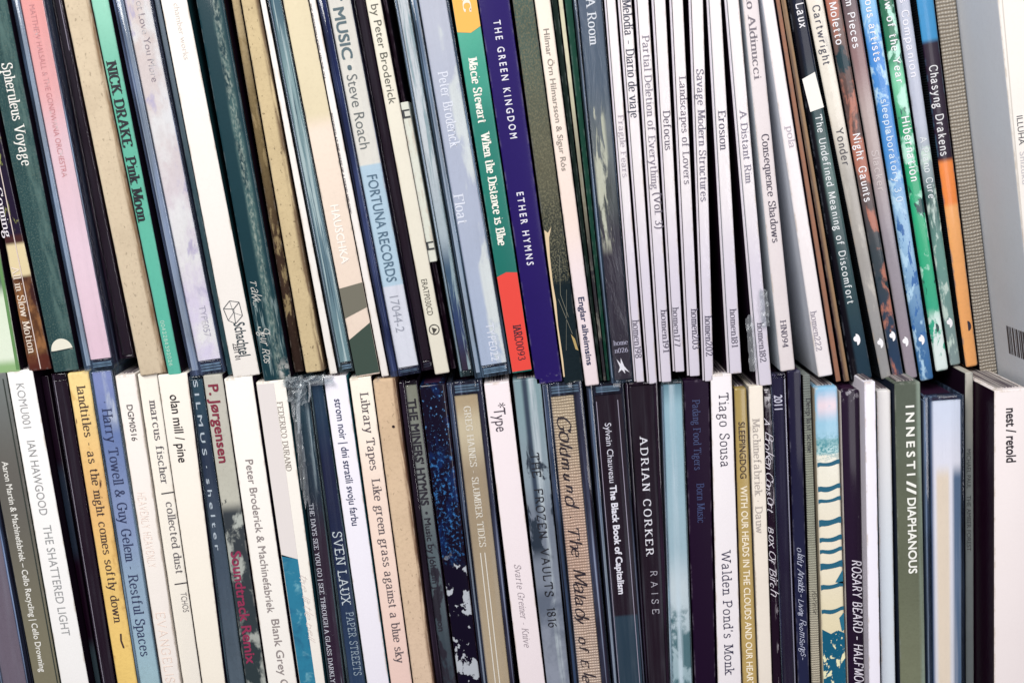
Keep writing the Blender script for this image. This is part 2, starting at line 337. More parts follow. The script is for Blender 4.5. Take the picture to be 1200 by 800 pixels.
# ------------------------------------------------------------------ printing on a spine
def wloc(it, y):
    t = (y-it.ya)/(it.yb-it.ya); xc = it.ca+(it.cb-it.ca)*t
    p = at(xc, y, it.r); return (p-it.base).dot(it.axis)
def halfw(it, w):
    return 0.5*(it.w0+(it.w1-it.w0)*w/it.H)
def front(it): return it.front-0.00009
def text(it, s, y0, y1, cap, style='sans', col=(40, 30, 45), u=0.0, weight=0.0, fade=0, horiz=False, lift=0.0):
    """letters running down the spine from y0 to y1; cap = capital height in photo pixels; u = shift across (px)"""
    w0, w1 = wloc(it, y0), wloc(it, y1); sc_ = abs(w0-w1)/abs(y1-y0) if y1 != y0 else 1/4000
    if horiz: sc_ = (wloc(it, y0-10)-wloc(it, y0))/10
    ch = cap*sc_*((1.0 if cap < 7.6 else 0.88) if style == 'sans' else 0.82); uu = u*sc_; m = ink(col) if not fade else ink_worn(col, it.under, fade)
    if style == 'sans':
        pending.append((it, s, w0, w1, ch, uu, m, weight, horiz)); return
    q, adv = pen_text(s, style)
    bm = bmesh.new(); yf = front(it)-lift; n = len(q)
    sx = (w0-w1)/adv if not horiz else ch/7.0; sy = ch/7.0
    for i, qd in enumerate(q):
        yy = yf-0.000012*(1 + qd[4])-(i % 5)*0.000003
        if horiz: vs = [bm.verts.new((uu+(p[0]-adv/2)*sx, yy, w0+(p[1])*sy)) for p in qd[:4]]
        else: vs = [bm.verts.new((uu+(p[1]-3.5)*sy, yy, w0-p[0]*sx)) for p in qd[:4]]
        try: bm.faces.new(vs)
        except ValueError: pass
    link('lettering', bm, m, it.root)
def poly(it, name, pts, col, layer=1, mat=None):
    """flat print: pts = [(u fraction of half width, y px)]"""
    bm = bmesh.new(); vs = []
    for u, y in pts:
        w = wloc(it, y); vs.append(bm.verts.new((u*(halfw(it, w)-0.0001), front(it)+0.00005-layer*0.00002, w)))
    bm.faces.new(vs); return link(name, bm, mat or ink(col, 0.45), it.root)
def disc(it, name, u, y, rx, ry, col, a0=0, a1=360, layer=2, n=20, inner=0):
    w = wloc(it, y); k = 1/4100; pts = []
    bm = bmesh.new(); yy = front(it)+0.00004-layer*0.00002
    hw = halfw(it, w)
    out = []; 
    for i in range(n+1):
        a = math.radians(a0+(a1-a0)*i/n); out.append((u*hw+math.cos(a)*rx*k, w+math.sin(a)*ry*k))
    if inner:
        inn = [((p[0]-u*hw)*inner+u*hw, (p[1]-w)*inner+w) for p in out]
        for i in range(n):
            bm.faces.new([bm.verts.new((q[0], yy, q[1])) for q in (out[i], out[i+1], inn[i+1], inn[i])])
    else:
        out = [(max(-hw+.0001, min(hw-.0001, p[0])), p[1]) for p in out]
        bm.faces.new([bm.verts.new((q[0], yy, q[1])) for q in (out[:-1] if abs(a1-a0) == 360 else out)])
    return link(name, bm, ink(col, 0.45), it.root)
def line(it, name, pts, wid, col, layer=2):
    """thin drawn line through (u px from centre, y px)"""
    bm = bmesh.new(); k = 1/4100; P = [(u*k, wloc(it, y)) for u, y in pts]
    yy = front(it)+0.00003-layer*0.00002
    for i in range(len(P)-1):
        d = Vector((P[i+1][0]-P[i][0], P[i+1][1]-P[i][1])); l = d.length or 1e-6; nx, nz = -d.y/l*wid*k/2, d.x/l*wid*k/2
        bm.faces.new([bm.verts.new(v) for v in ((P[i][0]+nx, yy, P[i][1]+nz), (P[i+1][0]+nx, yy, P[i+1][1]+nz), (P[i+1][0]-nx, yy, P[i+1][1]-nz), (P[i][0]-nx, yy, P[i][1]-nz))])
        yy -= 0.000004
    return link(name, bm, ink(col), it.root)

# ------------------------------------------------------------------ one case
last = {'top': None, 'low': None}
ZL = {'top': (-0.015, 0.115), 'low': (-0.14, -0.005)}
ITEMS = []
def case(row, ya, xa, yb, xb, end, r, kind, label, name=None, H=None, cat='disc case', depth=None):
    """xa, xb: left and right edge at photo heights ya, yb; end: the photo height of its end at the seam between the rows; r: how far it is pushed back"""
    it = Item(); it.ya, it.yb, it.r = ya, yb, r; it.row = row
    H = H or (0.1245 if kind == 'jewel' else 0.1255)
    zs = ZL[row]
    def edge(x0, x1):
        p, q = at(x0, ya, r), at(x1, yb, r); s = (q.x-p.x)/(q.z-p.z)
        return [p.x+s*(z-p.z) for z in zs]
    L, R = edge(xa[0], xb[0]), edge(xa[1], xb[1])
    pv = last[row]
    if pv:
        for i in (0, 1):
            L[i] = max(L[i], pv[i]+0.00025); R[i] = max(R[i], L[i]+0.0008)
    last[row] = R
    it.ca, it.cb = (xa[0]+xa[1])/2, (xb[0]+xb[1])/2
    c0 = Vector(((L[0]+R[0])/2, 0, zs[0])); c1 = Vector(((L[1]+R[1])/2, 0, zs[1]))
    ax = (c1-c0).normalized(); it.axis = ax
    t = (end-ya)/(yb-ya); pe = at(it.ca+(it.cb-it.ca)*t, end, r)
    cz = c0+(c1-c0)*((pe.z-zs[0])/(zs[1]-zs[0]))
    base = cz if row == 'top' else cz-ax*H
    it.base = Vector((base.x, r, base.z)); it.H = H
    cosl = ax.z
    def wd(z):
        f = (z-zs[0])/(zs[1]-zs[0]); return ((R[0]-L[0])*(1-f)+(R[1]-L[1])*f)*cosl
    it.w0, it.w1 = max(0.0006, wd(base.z)), max(0.0006, wd(base.z+H*ax.z))
    root = bpy.data.objects.new(name or {'jewel': 'jewel_case', 'digi': 'cardboard_disc_case', 'thin': 'disc_sleeve', 'book': 'disc_book'}[kind], None)
    C.objects.link(root); root.location = it.base; root.empty_display_size = 0.01
    root.rotation_euler = (0, math.atan2(ax.x, ax.z), 0)
    root['label'] = label; root['category'] = cat; root['group'] = 'discs in the upper row' if row == 'top' else 'discs in the lower row'
    it.root = root; it.kind = kind; it.depth = depth or (0.120 if kind != 'jewel' else 0.118); it.front = 0.0; it.under = (225, 220, 215)
    ITEMS.append(it); CUR[0] = it
    return it
def board(it, mat, side=None, round_=0.0004, name='cover', u0=-1, u1=1, d0=0.0, h0=0, h1=0):
    w0, w1 = it.w0/2, it.w1/2; bm = bmesh.new()
    if side is None: side = PAPERS['kraft_gap_shade' if 'kraft' in mat.name else 'gap_shade']
    bv = min(round_, it.w0*0.22*(u1-u0)/2, it.w1*0.22*(u1-u0)/2)
    hexa(bm, (u0*w0, u1*w0, h0), (u0*w1, u1*w1, it.H-h1), bv, 3, side=(d0, it.depth))
    bm.normal_update()
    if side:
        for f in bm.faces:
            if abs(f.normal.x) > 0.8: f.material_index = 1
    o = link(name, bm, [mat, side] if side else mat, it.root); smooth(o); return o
def digi(it, mat, side=None, round_=0.0004):
    """folded board: the spine wraps round two cover leaves that show as steps at the ends"""
    board(it, mat, side, round_)
    e = -0.0002
    # inner tray / leaves visible at the open ends
    bm = bmesh.new(); k = 0.66
    hexa(bm, (-it.w0/2*k, it.w0/2*k, -0.0003), (-it.w1/2*k, it.w1/2*k, it.H+0.0003), 0, side=(0.0022, it.depth-0.002))
    link('inner_pages', bm, PAPERS['pages' if mat['lum'] > 85 else 'tray'], it.root)
def jewel(it, label_mat, uL=-0.55, uR=0.88, end=0.0035, core=None, booklet=None, body=(70, 92, 122), amount=0.14, end2=None, streak=0.3):
    """hinged plastic case: lid plate on the left with the booklet's edge in it, card label behind the spine wall, clear shell"""
    w0, w1, H = it.w0/2, it.w1/2, it.H
    e2 = end if end2 is None else end2
    cl = clear(body=body, amount=amount, streak=streak)
    # tray core
    bm = bmesh.new(); hexa(bm, (uL*w0, 0.93*w0, 0.0012), (uL*w1, 0.93*w1, H-0.0012), 0.0002, 1, side=(0.0022, it.depth-0.001))
    link('disc_tray', bm, core or PAPERS['tray'], it.root)
    bm = bmesh.new(); hexa(bm, (-0.88*w0, (uL-0.1)*w0, 0.0016), (-0.88*w1, (uL-0.1)*w1, H-0.0016), 0, side=(0.0016, it.depth-0.002))
    link('booklet', bm, booklet or PAPERS['booklet'], it.root)
    bm = bmesh.new(); hexa(bm, ((uL+.03)*w0, uR*w0, end), ((uL+.03)*w1, uR*w1, H-e2), 0.0001, 1, side=(0.0007, 0.0016))
    link('spine_label', bm, label_mat, it.root)
    it.front = 0.0007+0.00003
    bv = min(0.00035, it.w0*0.06)
    bm = bmesh.new(); hexa(bm, (-w0, (uL-0.02)*w0, 0), (-w1, (uL-0.02)*w1, H), bv, 2, side=(0.0004, it.depth))
    o = link('front_lid', bm, cl, it.root); smooth(o, 60)
    bm = bmesh.new()
    hexa(bm, ((uR+.01)*w0, w0, 0), ((uR+.01)*w1, w1, H), min(bv, (1-uR)*w1*0.3), 2, side=(0, it.depth))
    f0, f1 = w0+(w1-w0)*end/H, w0+(w1-w0)*(H-e2)/H
    hexa(bm, (uL*w0, uR*w0, 0), (uL*f0, uR*f0, end-0.0001), 0.0002, 2, side=(0.0002, 0.004))
    hexa(bm, (uL*f1, uR*f1, H-e2+0.0001), (uL*w1, uR*w1, H), 0.0002, 2, side=(0.0002, 0.004))
    hexa(bm, (uL*w0, (uL+.028)*w0, 0.0003), (uL*w1, (uL+.028)*w1, H-0.0003), 0, side=(0.0001, 0.004))
    o = link('back_case', bm, cl, it.root); smooth(o, 60)
    bm = bmesh.new(); hexa(bm, ((uL+.03)*w0, (uR+.01)*w0, end), ((uL+.03)*w1, (uR+.01)*w1, H-e2), 0.0001, 2, side=(0.00012, 0.0005))
    o = link('spine_window', bm, WINDOW(), it.root)
    # moulded ribs at both ends between the shell and the label
    for nm, z0, z1 in (('hinge_block', 0.0009, end-0.0008), ('hinge_block', H-e2+0.0008, H-0.0009)):
        if z1-z0 > 0.0006:
            bm = bmesh.new()
            for q in range(3):
                zz = z0+(z1-z0)*q/3; hexa(bm, ((uL+.1)*w0, 0.8*w0, zz), ((uL+.1)*w1, 0.8*w1, zz+(z1-z0)*0.22), 0.0001, 1, side=(0.0006+0.0004*(q % 2), 0.0018))
            link(nm, bm, MILKY, it.root)

PAPERS = {}
PAPERS['tray'] = paper('dark_tray', (52, 30, 52), grain=0, rough=0.35, bump=0.02)
PAPERS['gap_shade'] = paper('dark_cover_side', (30, 14, 32), grain=0, rough=0.5, bump=0.02)  # shade of the gaps between cases, painted as a dark side colour
PAPERS['kraft_gap_shade'] = paper('kraft_cover_side', (84, 62, 52), grain=0, rough=0.8)  # same gap shade, painted dark brown for kraft cases
PAPERS['booklet'] = paper('booklet_edge', (120, 140, 168), grain=0.06, rough=0.5, stops=None, blots=[(-1, 1, -1, 1, 900, 0.01, 0.5, 0.08, (205, 215, 228))])
PAPERS['pages'] = paper('paper_pages', (176, 170, 166), grain=0.05, blots=[(-1, 1, -1, 1, 1500, 1.0, 0.5, 0.04, (70, 58, 70))])
_pt = PAPERS['pages'].node_tree
for _n in _pt.nodes:
    if _n.type == 'MAPPING' and abs(_n.inputs['Scale'].default_value[2]-1.0) < 1e-6 and not any(l.to_node.inputs['Scale'].default_value < 1400 for l in _n.outputs[0].links if l.to_node.type == 'TEX_NOISE'): _n.inputs['Scale'].default_value = (1, 0.01, 0.01)
s_ = NT('milky_plastic'); s_.b.inputs['Base Color'].default_value = lin((130, 156, 176)); s_.b.inputs['Roughness'].default_value = 0.12; s_.b.inputs['Coat Weight'].default_value = 0.6
MILKY = s_.m
BLK = (36, 9, 32)
exec_items = True
def S(it, lst): return [(wloc(it, y), c) for y, c in lst]
def band(it, lst, soft=1.0):
    """hard colour bands: [(y_start, colour), ...] going down"""
    out = [(wloc(it, lst[0][0]), lst[0][1])]
    for (y, c), (y2, c2) in zip(lst, lst[1:]): out += [(wloc(it, y2-soft), c), (wloc(it, y2+soft), c2)]
    out.append((-0.01, lst[-1][1])); return out
def T(*a, **k): return case('top', 0, a[0], 430, a[1], a[2], a[3], a[4], a[5], **k)
WH = (238, 234, 226); LIL = (232, 228, 234)
A = (-1, 1, -1, 1)
wear = lambda c=(190, 185, 180), th=0.7: (-1, 1, -1, 1, 500, 0.5, th, 0.03, c)
# ============================ UPPER ROW ============================
it = T((-80, -50), (-6, 23), 437, 0.0, 'digi', 'pale mint and white card case cut off by the left edge of the photo')
digi(it, paper('mint_white_print', (226, 240, 214), stops=S(it, [(330, (90, 120, 96)), (352, (226, 240, 214)), (418, (232, 245, 222)), (430, (150, 190, 130))]), grain=0.03, coat=0.3))
poly(it, 'green_edge', [(0.72, 300), (0.98, 300), (0.98, 434), (0.72, 434)], (96, 140, 84))

it = T((-60, -34), (32, 60), 434, 0.0, 'digi', 'glossy brown spine with a cream panel and pale serif title, second from the left edge')
digi(it, paper('brown_photo_print', (60, 40, 36), stops=band(it, [(-60, (30, 24, 44)), (200, (34, 26, 48)), (276, (70, 40, 40)), (286, (228, 212, 168)), (324, (64, 36, 34)), (360, (92, 60, 40)), (415, (88, 44, 34))], 3), coat=0.7, rough=0.3, grain=0.02, wrinkle=0.15,
     blots=[(wloc(it, 418), wloc(it, 330), -1, 1, 220, 0.6, 0.52, 0.1, (150, 105, 66)), (wloc(it, 270), wloc(it, 120), -1, 1, 200, 0.5, 0.62, 0.04, (170, 176, 96))]))
line(it, 'spine_crease', [(1, 60), (1, 432)], 1.1, (214, 198, 190))
text(it, 'Homely Coming', 150, 278, 10, 'serif', (226, 222, 226), u=-6); text(it, 'All in Slow Motion', 312, 412, 10, 'serif', (228, 214, 196), u=-5)

it = T((-26, 8), (62, 92), 435, 0.0, 'book', 'dark green cloth spine with cream serif title and a white half moon near its foot')
GRN = (44, 74, 76)
digi(it, paper('green_cloth', GRN, grain=0.12, bump=0.5, blots=[(-1, 1, 0.000, 0.0035, 600, 0.2, 0.5, 0.2, (84, 112, 108)), (-1, 1, -1, 1, 2600, 0.8, 0.6, 0.12, (92, 112, 104))], rough=0.75))
text(it, 'Spheruleus Voyage', 74, 194, 15, 'serif', (236, 236, 228), u=2)
disc(it, 'half_moon', 0, 410, 13, 14, (228, 226, 208), 0, 180); line(it, 'spine_band', [(-14, 411), (14, 409)], 1.2, (24, 44, 48))
it.root.name = 'cloth_bound_case'

it = T((12, 52), (97, 134), 434, 0.0, 'jewel', 'clear jewel case with a pink card fading to pale rose, nearest the left edge')
jewel(it, paper('pink_card', (246, 176, 170), stops=S(it, [(0, (246, 168, 160)), (90, (242, 176, 172)), (180, (240, 204, 208)), (300, (244, 214, 222)), (430, (238, 205, 215))]), grain=0.03), uL=-0.5, uR=0.86, end=0.0033, body=(60, 92, 130), amount=0.16)
text(it, 'MATTHEW HALSALL & THE GONDWANA ORCHESTRA', 6, 208, 7, 'sans', (206, 132, 132), u=3, fade=0.6)

it = T((55, 72), (138, 160), 420, 0.004, 'jewel', 'black jewel case with two thin bright edges, between the pink and the kraft spine')
jewel(it, paper('black_card', BLK, grain=0, coat=0.3), uL=-0.5, uR=0.8, end=0.001, body=(34, 12, 36), amount=0.75, booklet=paper('black_booklet', (22, 8, 26)), streak=0.0)
line(it, 'bright_edge_line', [(5.2, -40), (5.6, 110)], 1.0, (190, 180, 188)); line(it, 'bright_edge_line', [(2.5, -40), (2.9, 60)], 0.8, (170, 160, 175))  # highlights along the lid edge, painted as pale lines

it = T((74, 105), (162, 194), 439, 0.0, 'digi', 'bare brown kraft board spine flecked with fibres, left of the mint green one')
KR = (212, 196, 168)
digi(it, paper('kraft_board', KR, grain=0.1, speck=0.35, bump=0.3, rough=0.85, blots=[(-1, 1, 0.0026, 0.01, 700, 0.1, 0.44, 0.15, (136, 112, 86))], spec=0.1), round_=0.0006)  # darker right edge is shading painted into the board colour

it = T((106, 127), (195, 211), 440, 0.0, 'thin', 'narrow mint green card sleeve with black serif lettering')
board(it, paper('mint_green_print', (104, 190, 164), stops=S(it, [(0, (140, 205, 180)), (130, (96, 182, 156)), (430, (92, 188, 164))]), grain=0.05, coat=0.2), round_=0.0006)
it.under = (104, 190, 164)
text(it, 'NICK DRAKE', 72, 172, 14, 'serifb', (22, 24, 34), u=-1); text(it, 'Pink Moon', 184, 258, 14, 'serifb', (22, 24, 34), u=-1)
text(it, '0042284392026', 375, 428, 5, 'thin', (226, 240, 226), u=-2)

it = T((131, 177), (220, 262), 439, 0.0, 'jewel', 'clear jewel case with a cloudy lilac white card and a wide blue lid edge')
jewel(it, paper('cloudy_card', (226, 216, 218), stops=S(it, [(0, (226, 208, 198)), (120, (226, 212, 206)), (430, (224, 214, 232))]), grain=0.05, blots=[A+(110, 0.6, 0.52, 0.1, (238, 234, 230)), A+(160, 0.5, 0.6, 0.05, (196, 186, 208))]), uL=-0.42, uR=0.9, end=0.0042, body=(66, 88, 134), amount=0.22)
text(it, 'You Could Not Love You More', -70, 97, 10, 'sans', (150, 136, 142), u=8, fade=0.9); text(it, 'TYPE057', 360, 396, 9, 'sans', (170, 164, 180), u=9, fade=0.7)

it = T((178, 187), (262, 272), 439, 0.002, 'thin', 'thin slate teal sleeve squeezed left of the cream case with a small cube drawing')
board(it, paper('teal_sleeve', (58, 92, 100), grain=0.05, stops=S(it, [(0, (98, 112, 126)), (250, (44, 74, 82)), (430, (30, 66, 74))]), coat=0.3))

it = T((188, 219), (271, 303), 441, 0.0, 'digi', 'plain cream case with a line drawn cube and small black words at its foot')
digi(it, paper('cream_board', (242, 238, 230), grain=0.02, coat=0.1), side=paper('dark_cover', (26, 60, 64)))
text(it, 'chamber works', 4, 70, 7, 'sans', (222, 214, 206), u=2)
text(it, 'Schachtel', 378, 417, 15, 'sans', (50, 66, 72), u=3, weight=0.012); text(it, 'ZEIT 01', 401, 420, 6, 'sans', (40, 40, 50), u=-6, weight=0.01)
cb = [(-12, 360), (-3, 352), (8, 355), (9, 371), (-1, 379), (-9, 374), (-12, 360), (0, 362), (8, 355)]
line(it, 'cube_drawing', cb, 0.8, (70, 76, 80)); line(it, 'cube_drawing', [(0, 362), (-1, 379)], 0.8, (70, 76, 80)); line(it, 'cube_drawing', [(-3, 352), (-1, 366), (9, 371)], 0.6, (110, 112, 116)); line(it, 'cube_drawing', [(-9, 374), (-1, 366)], 0.6, (110, 112, 116))

it = T((229, 262), (306, 339), 446, 0.0, 'digi', 'scuffed teal black case with white handwriting near its foot')
TK = (26, 58, 66)
digi(it, paper('scuffed_teal_print', TK, grain=0.05, rough=0.45, coat=0.3, blots=[(-1, 1, 0.000, 0.0026, 260, 0.25, 0.5, 0.1, (70, 100, 100)), (-1, 1, 0.0004, 0.0022, 1500, 0.4, 0.56, 0.16, (150, 164, 154)), (wloc(it, 438), wloc(it, 350), -0.0035, 0.0036, 1500, 0.08, 0.57, 0.05, (120, 140, 140)), (wloc(it, 446), wloc(it, 428), 0.001, 0.005, 500, 1, 0.5, 0.05, (190, 190, 184))]), round_=0.0007)
text(it, 'Takk...', 326, 358, 11, 'hand', (214, 214, 206), u=-7); text(it, 'Sigur Rós', 380, 424, 12, 'hand', (214, 214, 206), u=-6)

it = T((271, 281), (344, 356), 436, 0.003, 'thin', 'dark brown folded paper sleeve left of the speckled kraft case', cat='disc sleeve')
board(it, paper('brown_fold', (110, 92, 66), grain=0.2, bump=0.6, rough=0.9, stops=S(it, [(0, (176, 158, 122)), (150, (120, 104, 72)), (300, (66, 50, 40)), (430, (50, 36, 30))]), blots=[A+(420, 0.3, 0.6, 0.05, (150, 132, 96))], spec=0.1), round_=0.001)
it = T((282, 303), (357, 380), 436, 0.0, 'digi', 'speckled kraft case right of the scuffed teal black one')
digi(it, paper('speckled_kraft', (206, 187, 146), grain=0.1, speck=0.55, bump=0.3, rough=0.85, blots=[(-1, 1, 0.0016, 0.01, 700, 0.1, 0.45, 0.1, (120, 100, 78))], spec=0.1), side=paper('kraft_shade', (110, 88, 66)), round_=0.0006)  # right edge and side darkened, shading painted into the kraft

it = T((304, 311), (385, 394), 438, 0.0, 'thin', 'thin white card sleeve between the speckled kraft case and a grey clear case', cat='disc sleeve')
board(it, paper('white_sleeve', (240, 237, 230), grain=0.02), round_=0.0005)

it = T((312, 330), (395, 414), 436, 0.0, 'jewel', 'slim clear case streaked grey and teal, left of the cream and dark green one')
jewel(it, paper('grey_streak_card', (128, 152, 156), stops=S(it, [(0, (70, 104, 116)), (100, (130, 158, 158)), (300, (96, 124, 134)), (430, (110, 140, 144))]), blots=[(-1, 1, -1, 1, 1300, 0.02, 0.52, 0.05, (178, 196, 194)), (-1, 1, -1, 1, 1100, 0.02, 0.62, 0.05, (44, 76, 88))], grain=0), uL=-0.62, uR=0.8, end=0.003, body=(80, 112, 120), amount=0.15)

it = T((331, 361), (415, 444), 440, 0.0, 'digi', 'cream case ending in a dark green foot with a grey brown stripe above it')
digi(it, paper('cream_green_print', (222, 208, 180), stops=S(it, [(0, (218, 206, 172)), (130, (222, 210, 176)), (155, (238, 222, 204)), (430, (236, 218, 200))]), grain=0.04, coat=0.15, weave=0.0))
poly(it, 'grey_panel', [(-1, 336), (1, 333), (1, 362), (-1, 371)], (112, 110, 96)); poly(it, 'green_panel', [(-1, 396), (1, 380), (1, 438), (-1, 438)], (54, 72, 62))
text(it, 'HAUSCHKA', 240, 308, 11, 'sans', (248, 240, 230), u=-1, weight=0.02)

it = T((361, 370), (444, 454), 441, 0.0, 'thin', 'thin white sleeve with tiny black print along its left edge', cat='disc sleeve')
board(it, paper('white_print_sleeve', (240, 236, 230), grain=0.02), round_=0.0005)
text(it, 'THE NORTHERN LIGHTS AND THE SEA', 4, 92, 3.2, 'serif', (46, 40, 50), u=-3.6); text(it, 'RECORDED AT THE HOUSE OF A FRIEND AND SONG', 132, 250, 3.2, 'serif', (46, 40, 50), u=-3.6)

it = T((371, 411), (454, 491), 440, 0.0, 'jewel', 'clear navy edged case with a cream and pale blue card in large grey sans letters')
jewel(it, paper('cream_blue_card', (232, 228, 214), stops=band(it, [(-60, (236, 230, 216)), (194, (190, 214, 226)), (336, (226, 226, 232))], 1.5)+[], grain=0.03), uL=-0.42, uR=0.97, end=0.0024, body=(40, 56, 100), amount=0.3, booklet=paper('navy_booklet', (34, 50, 110), blots=[(-1, 1, -1, 1, 1400, 0.01, 0.58, 0.04, (180, 190, 215))]))
it.under = (226, 222, 214)
text(it, 'QUIET MUSIC •', -60, 82, 15, 'sans', (92, 112, 116), u=3, weight=0.03); text(it, 'Steve Roach', 88, 175, 15, 'sans', (112, 116, 112), u=4)
text(it, 'FORTUNA RECORDS', 206, 331, 14, 'sans', (88, 116, 134), u=5, weight=0.012); text(it, '17044-2', 348, 390, 12, 'sans', (160, 162, 172), u=4)

it = T((412, 427), (492, 507), 434, 0.002, 'jewel', 'black jewel case without lettering, left of the narrow cream one with a ring mark')
jewel(it, paper('black_card_b', BLK, grain=0), uL=-0.6, uR=0.9, end=0.003, body=(30, 14, 40), amount=0.7, booklet=paper('black_booklet_b', (22, 8, 26)), streak=0.0)

it = T((428, 446), (508, 526), 438, 0.0, 'thin', 'narrow cream sleeve with small grey sans letters and a ring mark near its foot')
board(it, paper('cream_sleeve', (228, 224, 206), grain=0.03), round_=0.0005)
text(it, 'THE SILENCE by Peter Broderick', -90, 122, 11, 'sans', (96, 96, 84), u=1); text(it, 'ERATP030CD', 327, 369, 8, 'sans', (90, 88, 78), u=-1)
disc(it, 'ring_mark', 0, 386, 6.5, 6.5, (60, 58, 52), inner=0.82); poly(it, 'ring_mark_triangle', [(-.3, 383), (.42, 386), (-.2, 391)], (60, 58, 52), 2)

it = T((447, 453), (527, 534), 432, 0.004, 'thin', 'thin black strip put in for the dark gap right of the narrow cream sleeve', cat='disc sleeve')
board(it, paper('dark_gap_strip', BLK, grain=0.02))  # dark strip added to stand for the shade in the gap
# a folded paper slip stands in the gap
bm = bmesh.new(); hexa(bm, (-0.0012, 0.0012, 0), (-0.0012, 0.0012, 0.046), 0.0002, 1, side=(0, 0.03))
p = at(507.5, 307, 0.0008)
slip = link('paper_slip', bm, paper('slip_paper', (214, 218, 204), grain=0.05)); slip.location = p; slip.rotation_euler = (0, -math.radians(9.6), 0)
slip['label'] = 'short pale paper slip standing in the dark gap right of the narrow cream sleeve'; slip['category'] = 'paper slip'
for zz in (0.0036, 0.0415):
    bm = bmesh.new(); hexa(bm, (-0.0011, 0.0011, zz), (-0.0011, 0.0011, zz+0.0024), 0, side=(-0.00016, -0.00002)); link('printed_box', bm, ink((52, 56, 58)), slip)
    bm = bmesh.new(); hexa(bm, (-0.0004, 0.0011, zz+0.0005), (-0.0004, 0.0011, zz+0.0019), 0, side=(-0.0002, -0.00012)); link('printed_box_middle', bm, ink((206, 208, 196)), slip)

it = T((461, 479), (537, 553), 441, 0.0, 'jewel', 'slim clear case, silver grey above and deep blue black at its foot')
jewel(it, paper('silver_card', (206, 212, 214), stops=S(it, [(150, (212, 216, 216)), (270, (178, 190, 194)), (320, (52, 84, 110)), (380, (24, 50, 96)), (432, (34, 14, 44))]), grain=0.06, blots=[A+(700, 0.06, 0.58, 0.06, (150, 170, 174))]), uL=-0.55, uR=0.85, end=0.0018, body=(66, 106, 112), amount=0.15)

it = T((480, 526), (553, 598), 441, 0.0, 'jewel', 'clear case with lilac grey card and faint white letters, left of the green title spine')
jewel(it, paper('lilac_card', (184, 190, 206), stops=S(it, [(0, (200, 202, 212)), (200, (186, 192, 208)), (430, (176, 188, 208))]), grain=0.03, blots=[(-1, 1, 0.0012, 0.006, 120, 0.35, 0.53, 0.05, (222, 226, 222))]), uL=-0.58, uR=0.84, end=0.0035, body=(66, 100, 134), amount=0.16)
text(it, 'Peter Broderick', 84, 172, 14, 'serif', (246, 247, 252), u=1); text(it, '——', 184, 212, 3, 'thin', (222, 224, 238), u=1); text(it, 'Float', 227, 262, 14, 'serif', (240, 242, 248), u=-5)
text(it, 'TYPE022', 380, 424, 11, 'sans', (232, 234, 242), u=6)

it = T((529, 559), (598, 623), 436, 0.0, 'digi', 'case in orange, green and red blocks with heavy white serif title')
digi(it, paper('green_print', (36, 140, 122), grain=0.04, coat=0.2, rough=0.5, stops=S(it, [(36, (70, 168, 142)), (90, (52, 152, 130)), (150, (22, 122, 106)), (320, (16, 112, 100))])))
poly(it, 'orange_panel', [(-.99, -60), (.99, -60), (.99, 33), (0.12, 39), (-.99, 36)], (252, 184, 84)); poly(it, 'red_panel', [(-.99, 323), (-0.05, 319), (.99, 321), (.99, 434), (-.99, 434)], (226, 66, 54))
text(it, 'IARC', -40, 14, 11, 'serifb', (244, 232, 214), u=2)
text(it, 'Macie Stewart', 68, 144, 12, 'serifb', (240, 240, 228), u=-1); text(it, 'When the Distance is Blue', 156, 287, 12, 'serifb', (240, 240, 228), u=0)
text(it, 'IARC', 381, 399, 11, 'serifb', (60, 16, 34), u=2); text(it, '0093', 400, 422, 10, 'serif', (60, 16, 34), u=2)

it = T((560, 597), (625, 657), 449, 0.0, 'digi', 'deep indigo case with widely spaced white sans capitals')
digi(it, paper('indigo_print', (38, 24, 96), grain=0.04, coat=0.12, rough=0.5, blots=[(-1, 0.0008, -1, 1, 500, 1, 0.6, 0.03, (180, 180, 190))]), round_=0.0004)
text(it, 'T H E   G R E E N   K I N G D O M', 24, 162, 10, 'sans', (226, 226, 236), u=0, weight=0.014); text(it, 'E T H E R   H Y M N S', 225, 310, 9.5, 'sans', (226, 226, 236), u=-2, weight=0.014)

it = T((600, 625), (657, 682), 449, 0.0, 'book', 'worn olive black book spine with a torn pale edge, right of the indigo case', cat='disc book')
digi(it, paper('worn_olive_cloth', (62, 70, 62), grain=0.14, bump=0.7, rough=0.8, stops=S(it, [(0, (78, 96, 88)), (200, (92, 92, 76)), (270, (56, 60, 54)), (330, (20, 34, 40))]), blots=[(wloc(it, 330), 1, -1, 1, 2200, 0.7, 0.55, 0.12, (116, 114, 92)), (wloc(it, 440), wloc(it, 300), 0.0005, 0.0024, 330, 0.3, 0.66, 0.02, (168, 148, 92))]), round_=0.0007)
pts = [(-.93, 268), (-.6, 272), (-.2, 266), (-.55, 278), (-.72, 300), (-.78, 330), (-.7, 352), (-.82, 380), (-.78, 420), (-.84, 440), (-.97, 440), (-.97, 300)]
poly(it, 'torn_edge', pts, (218, 196, 158)); poly(it, 'torn_patch', [(.35, 392), (.7, 398), (.9, 412), (.62, 410)], (176, 152, 96))
line(it, 'scratch', [(3, 300), (-2, 345), (4, 372)], .5, (120, 120, 104)); line(it, 'scratch', [(-5, 350), (6, 392)], .5, (120, 120, 104)); line(it, 'scratch', [(6, 340), (-4, 410)], .4, (110, 112, 100))

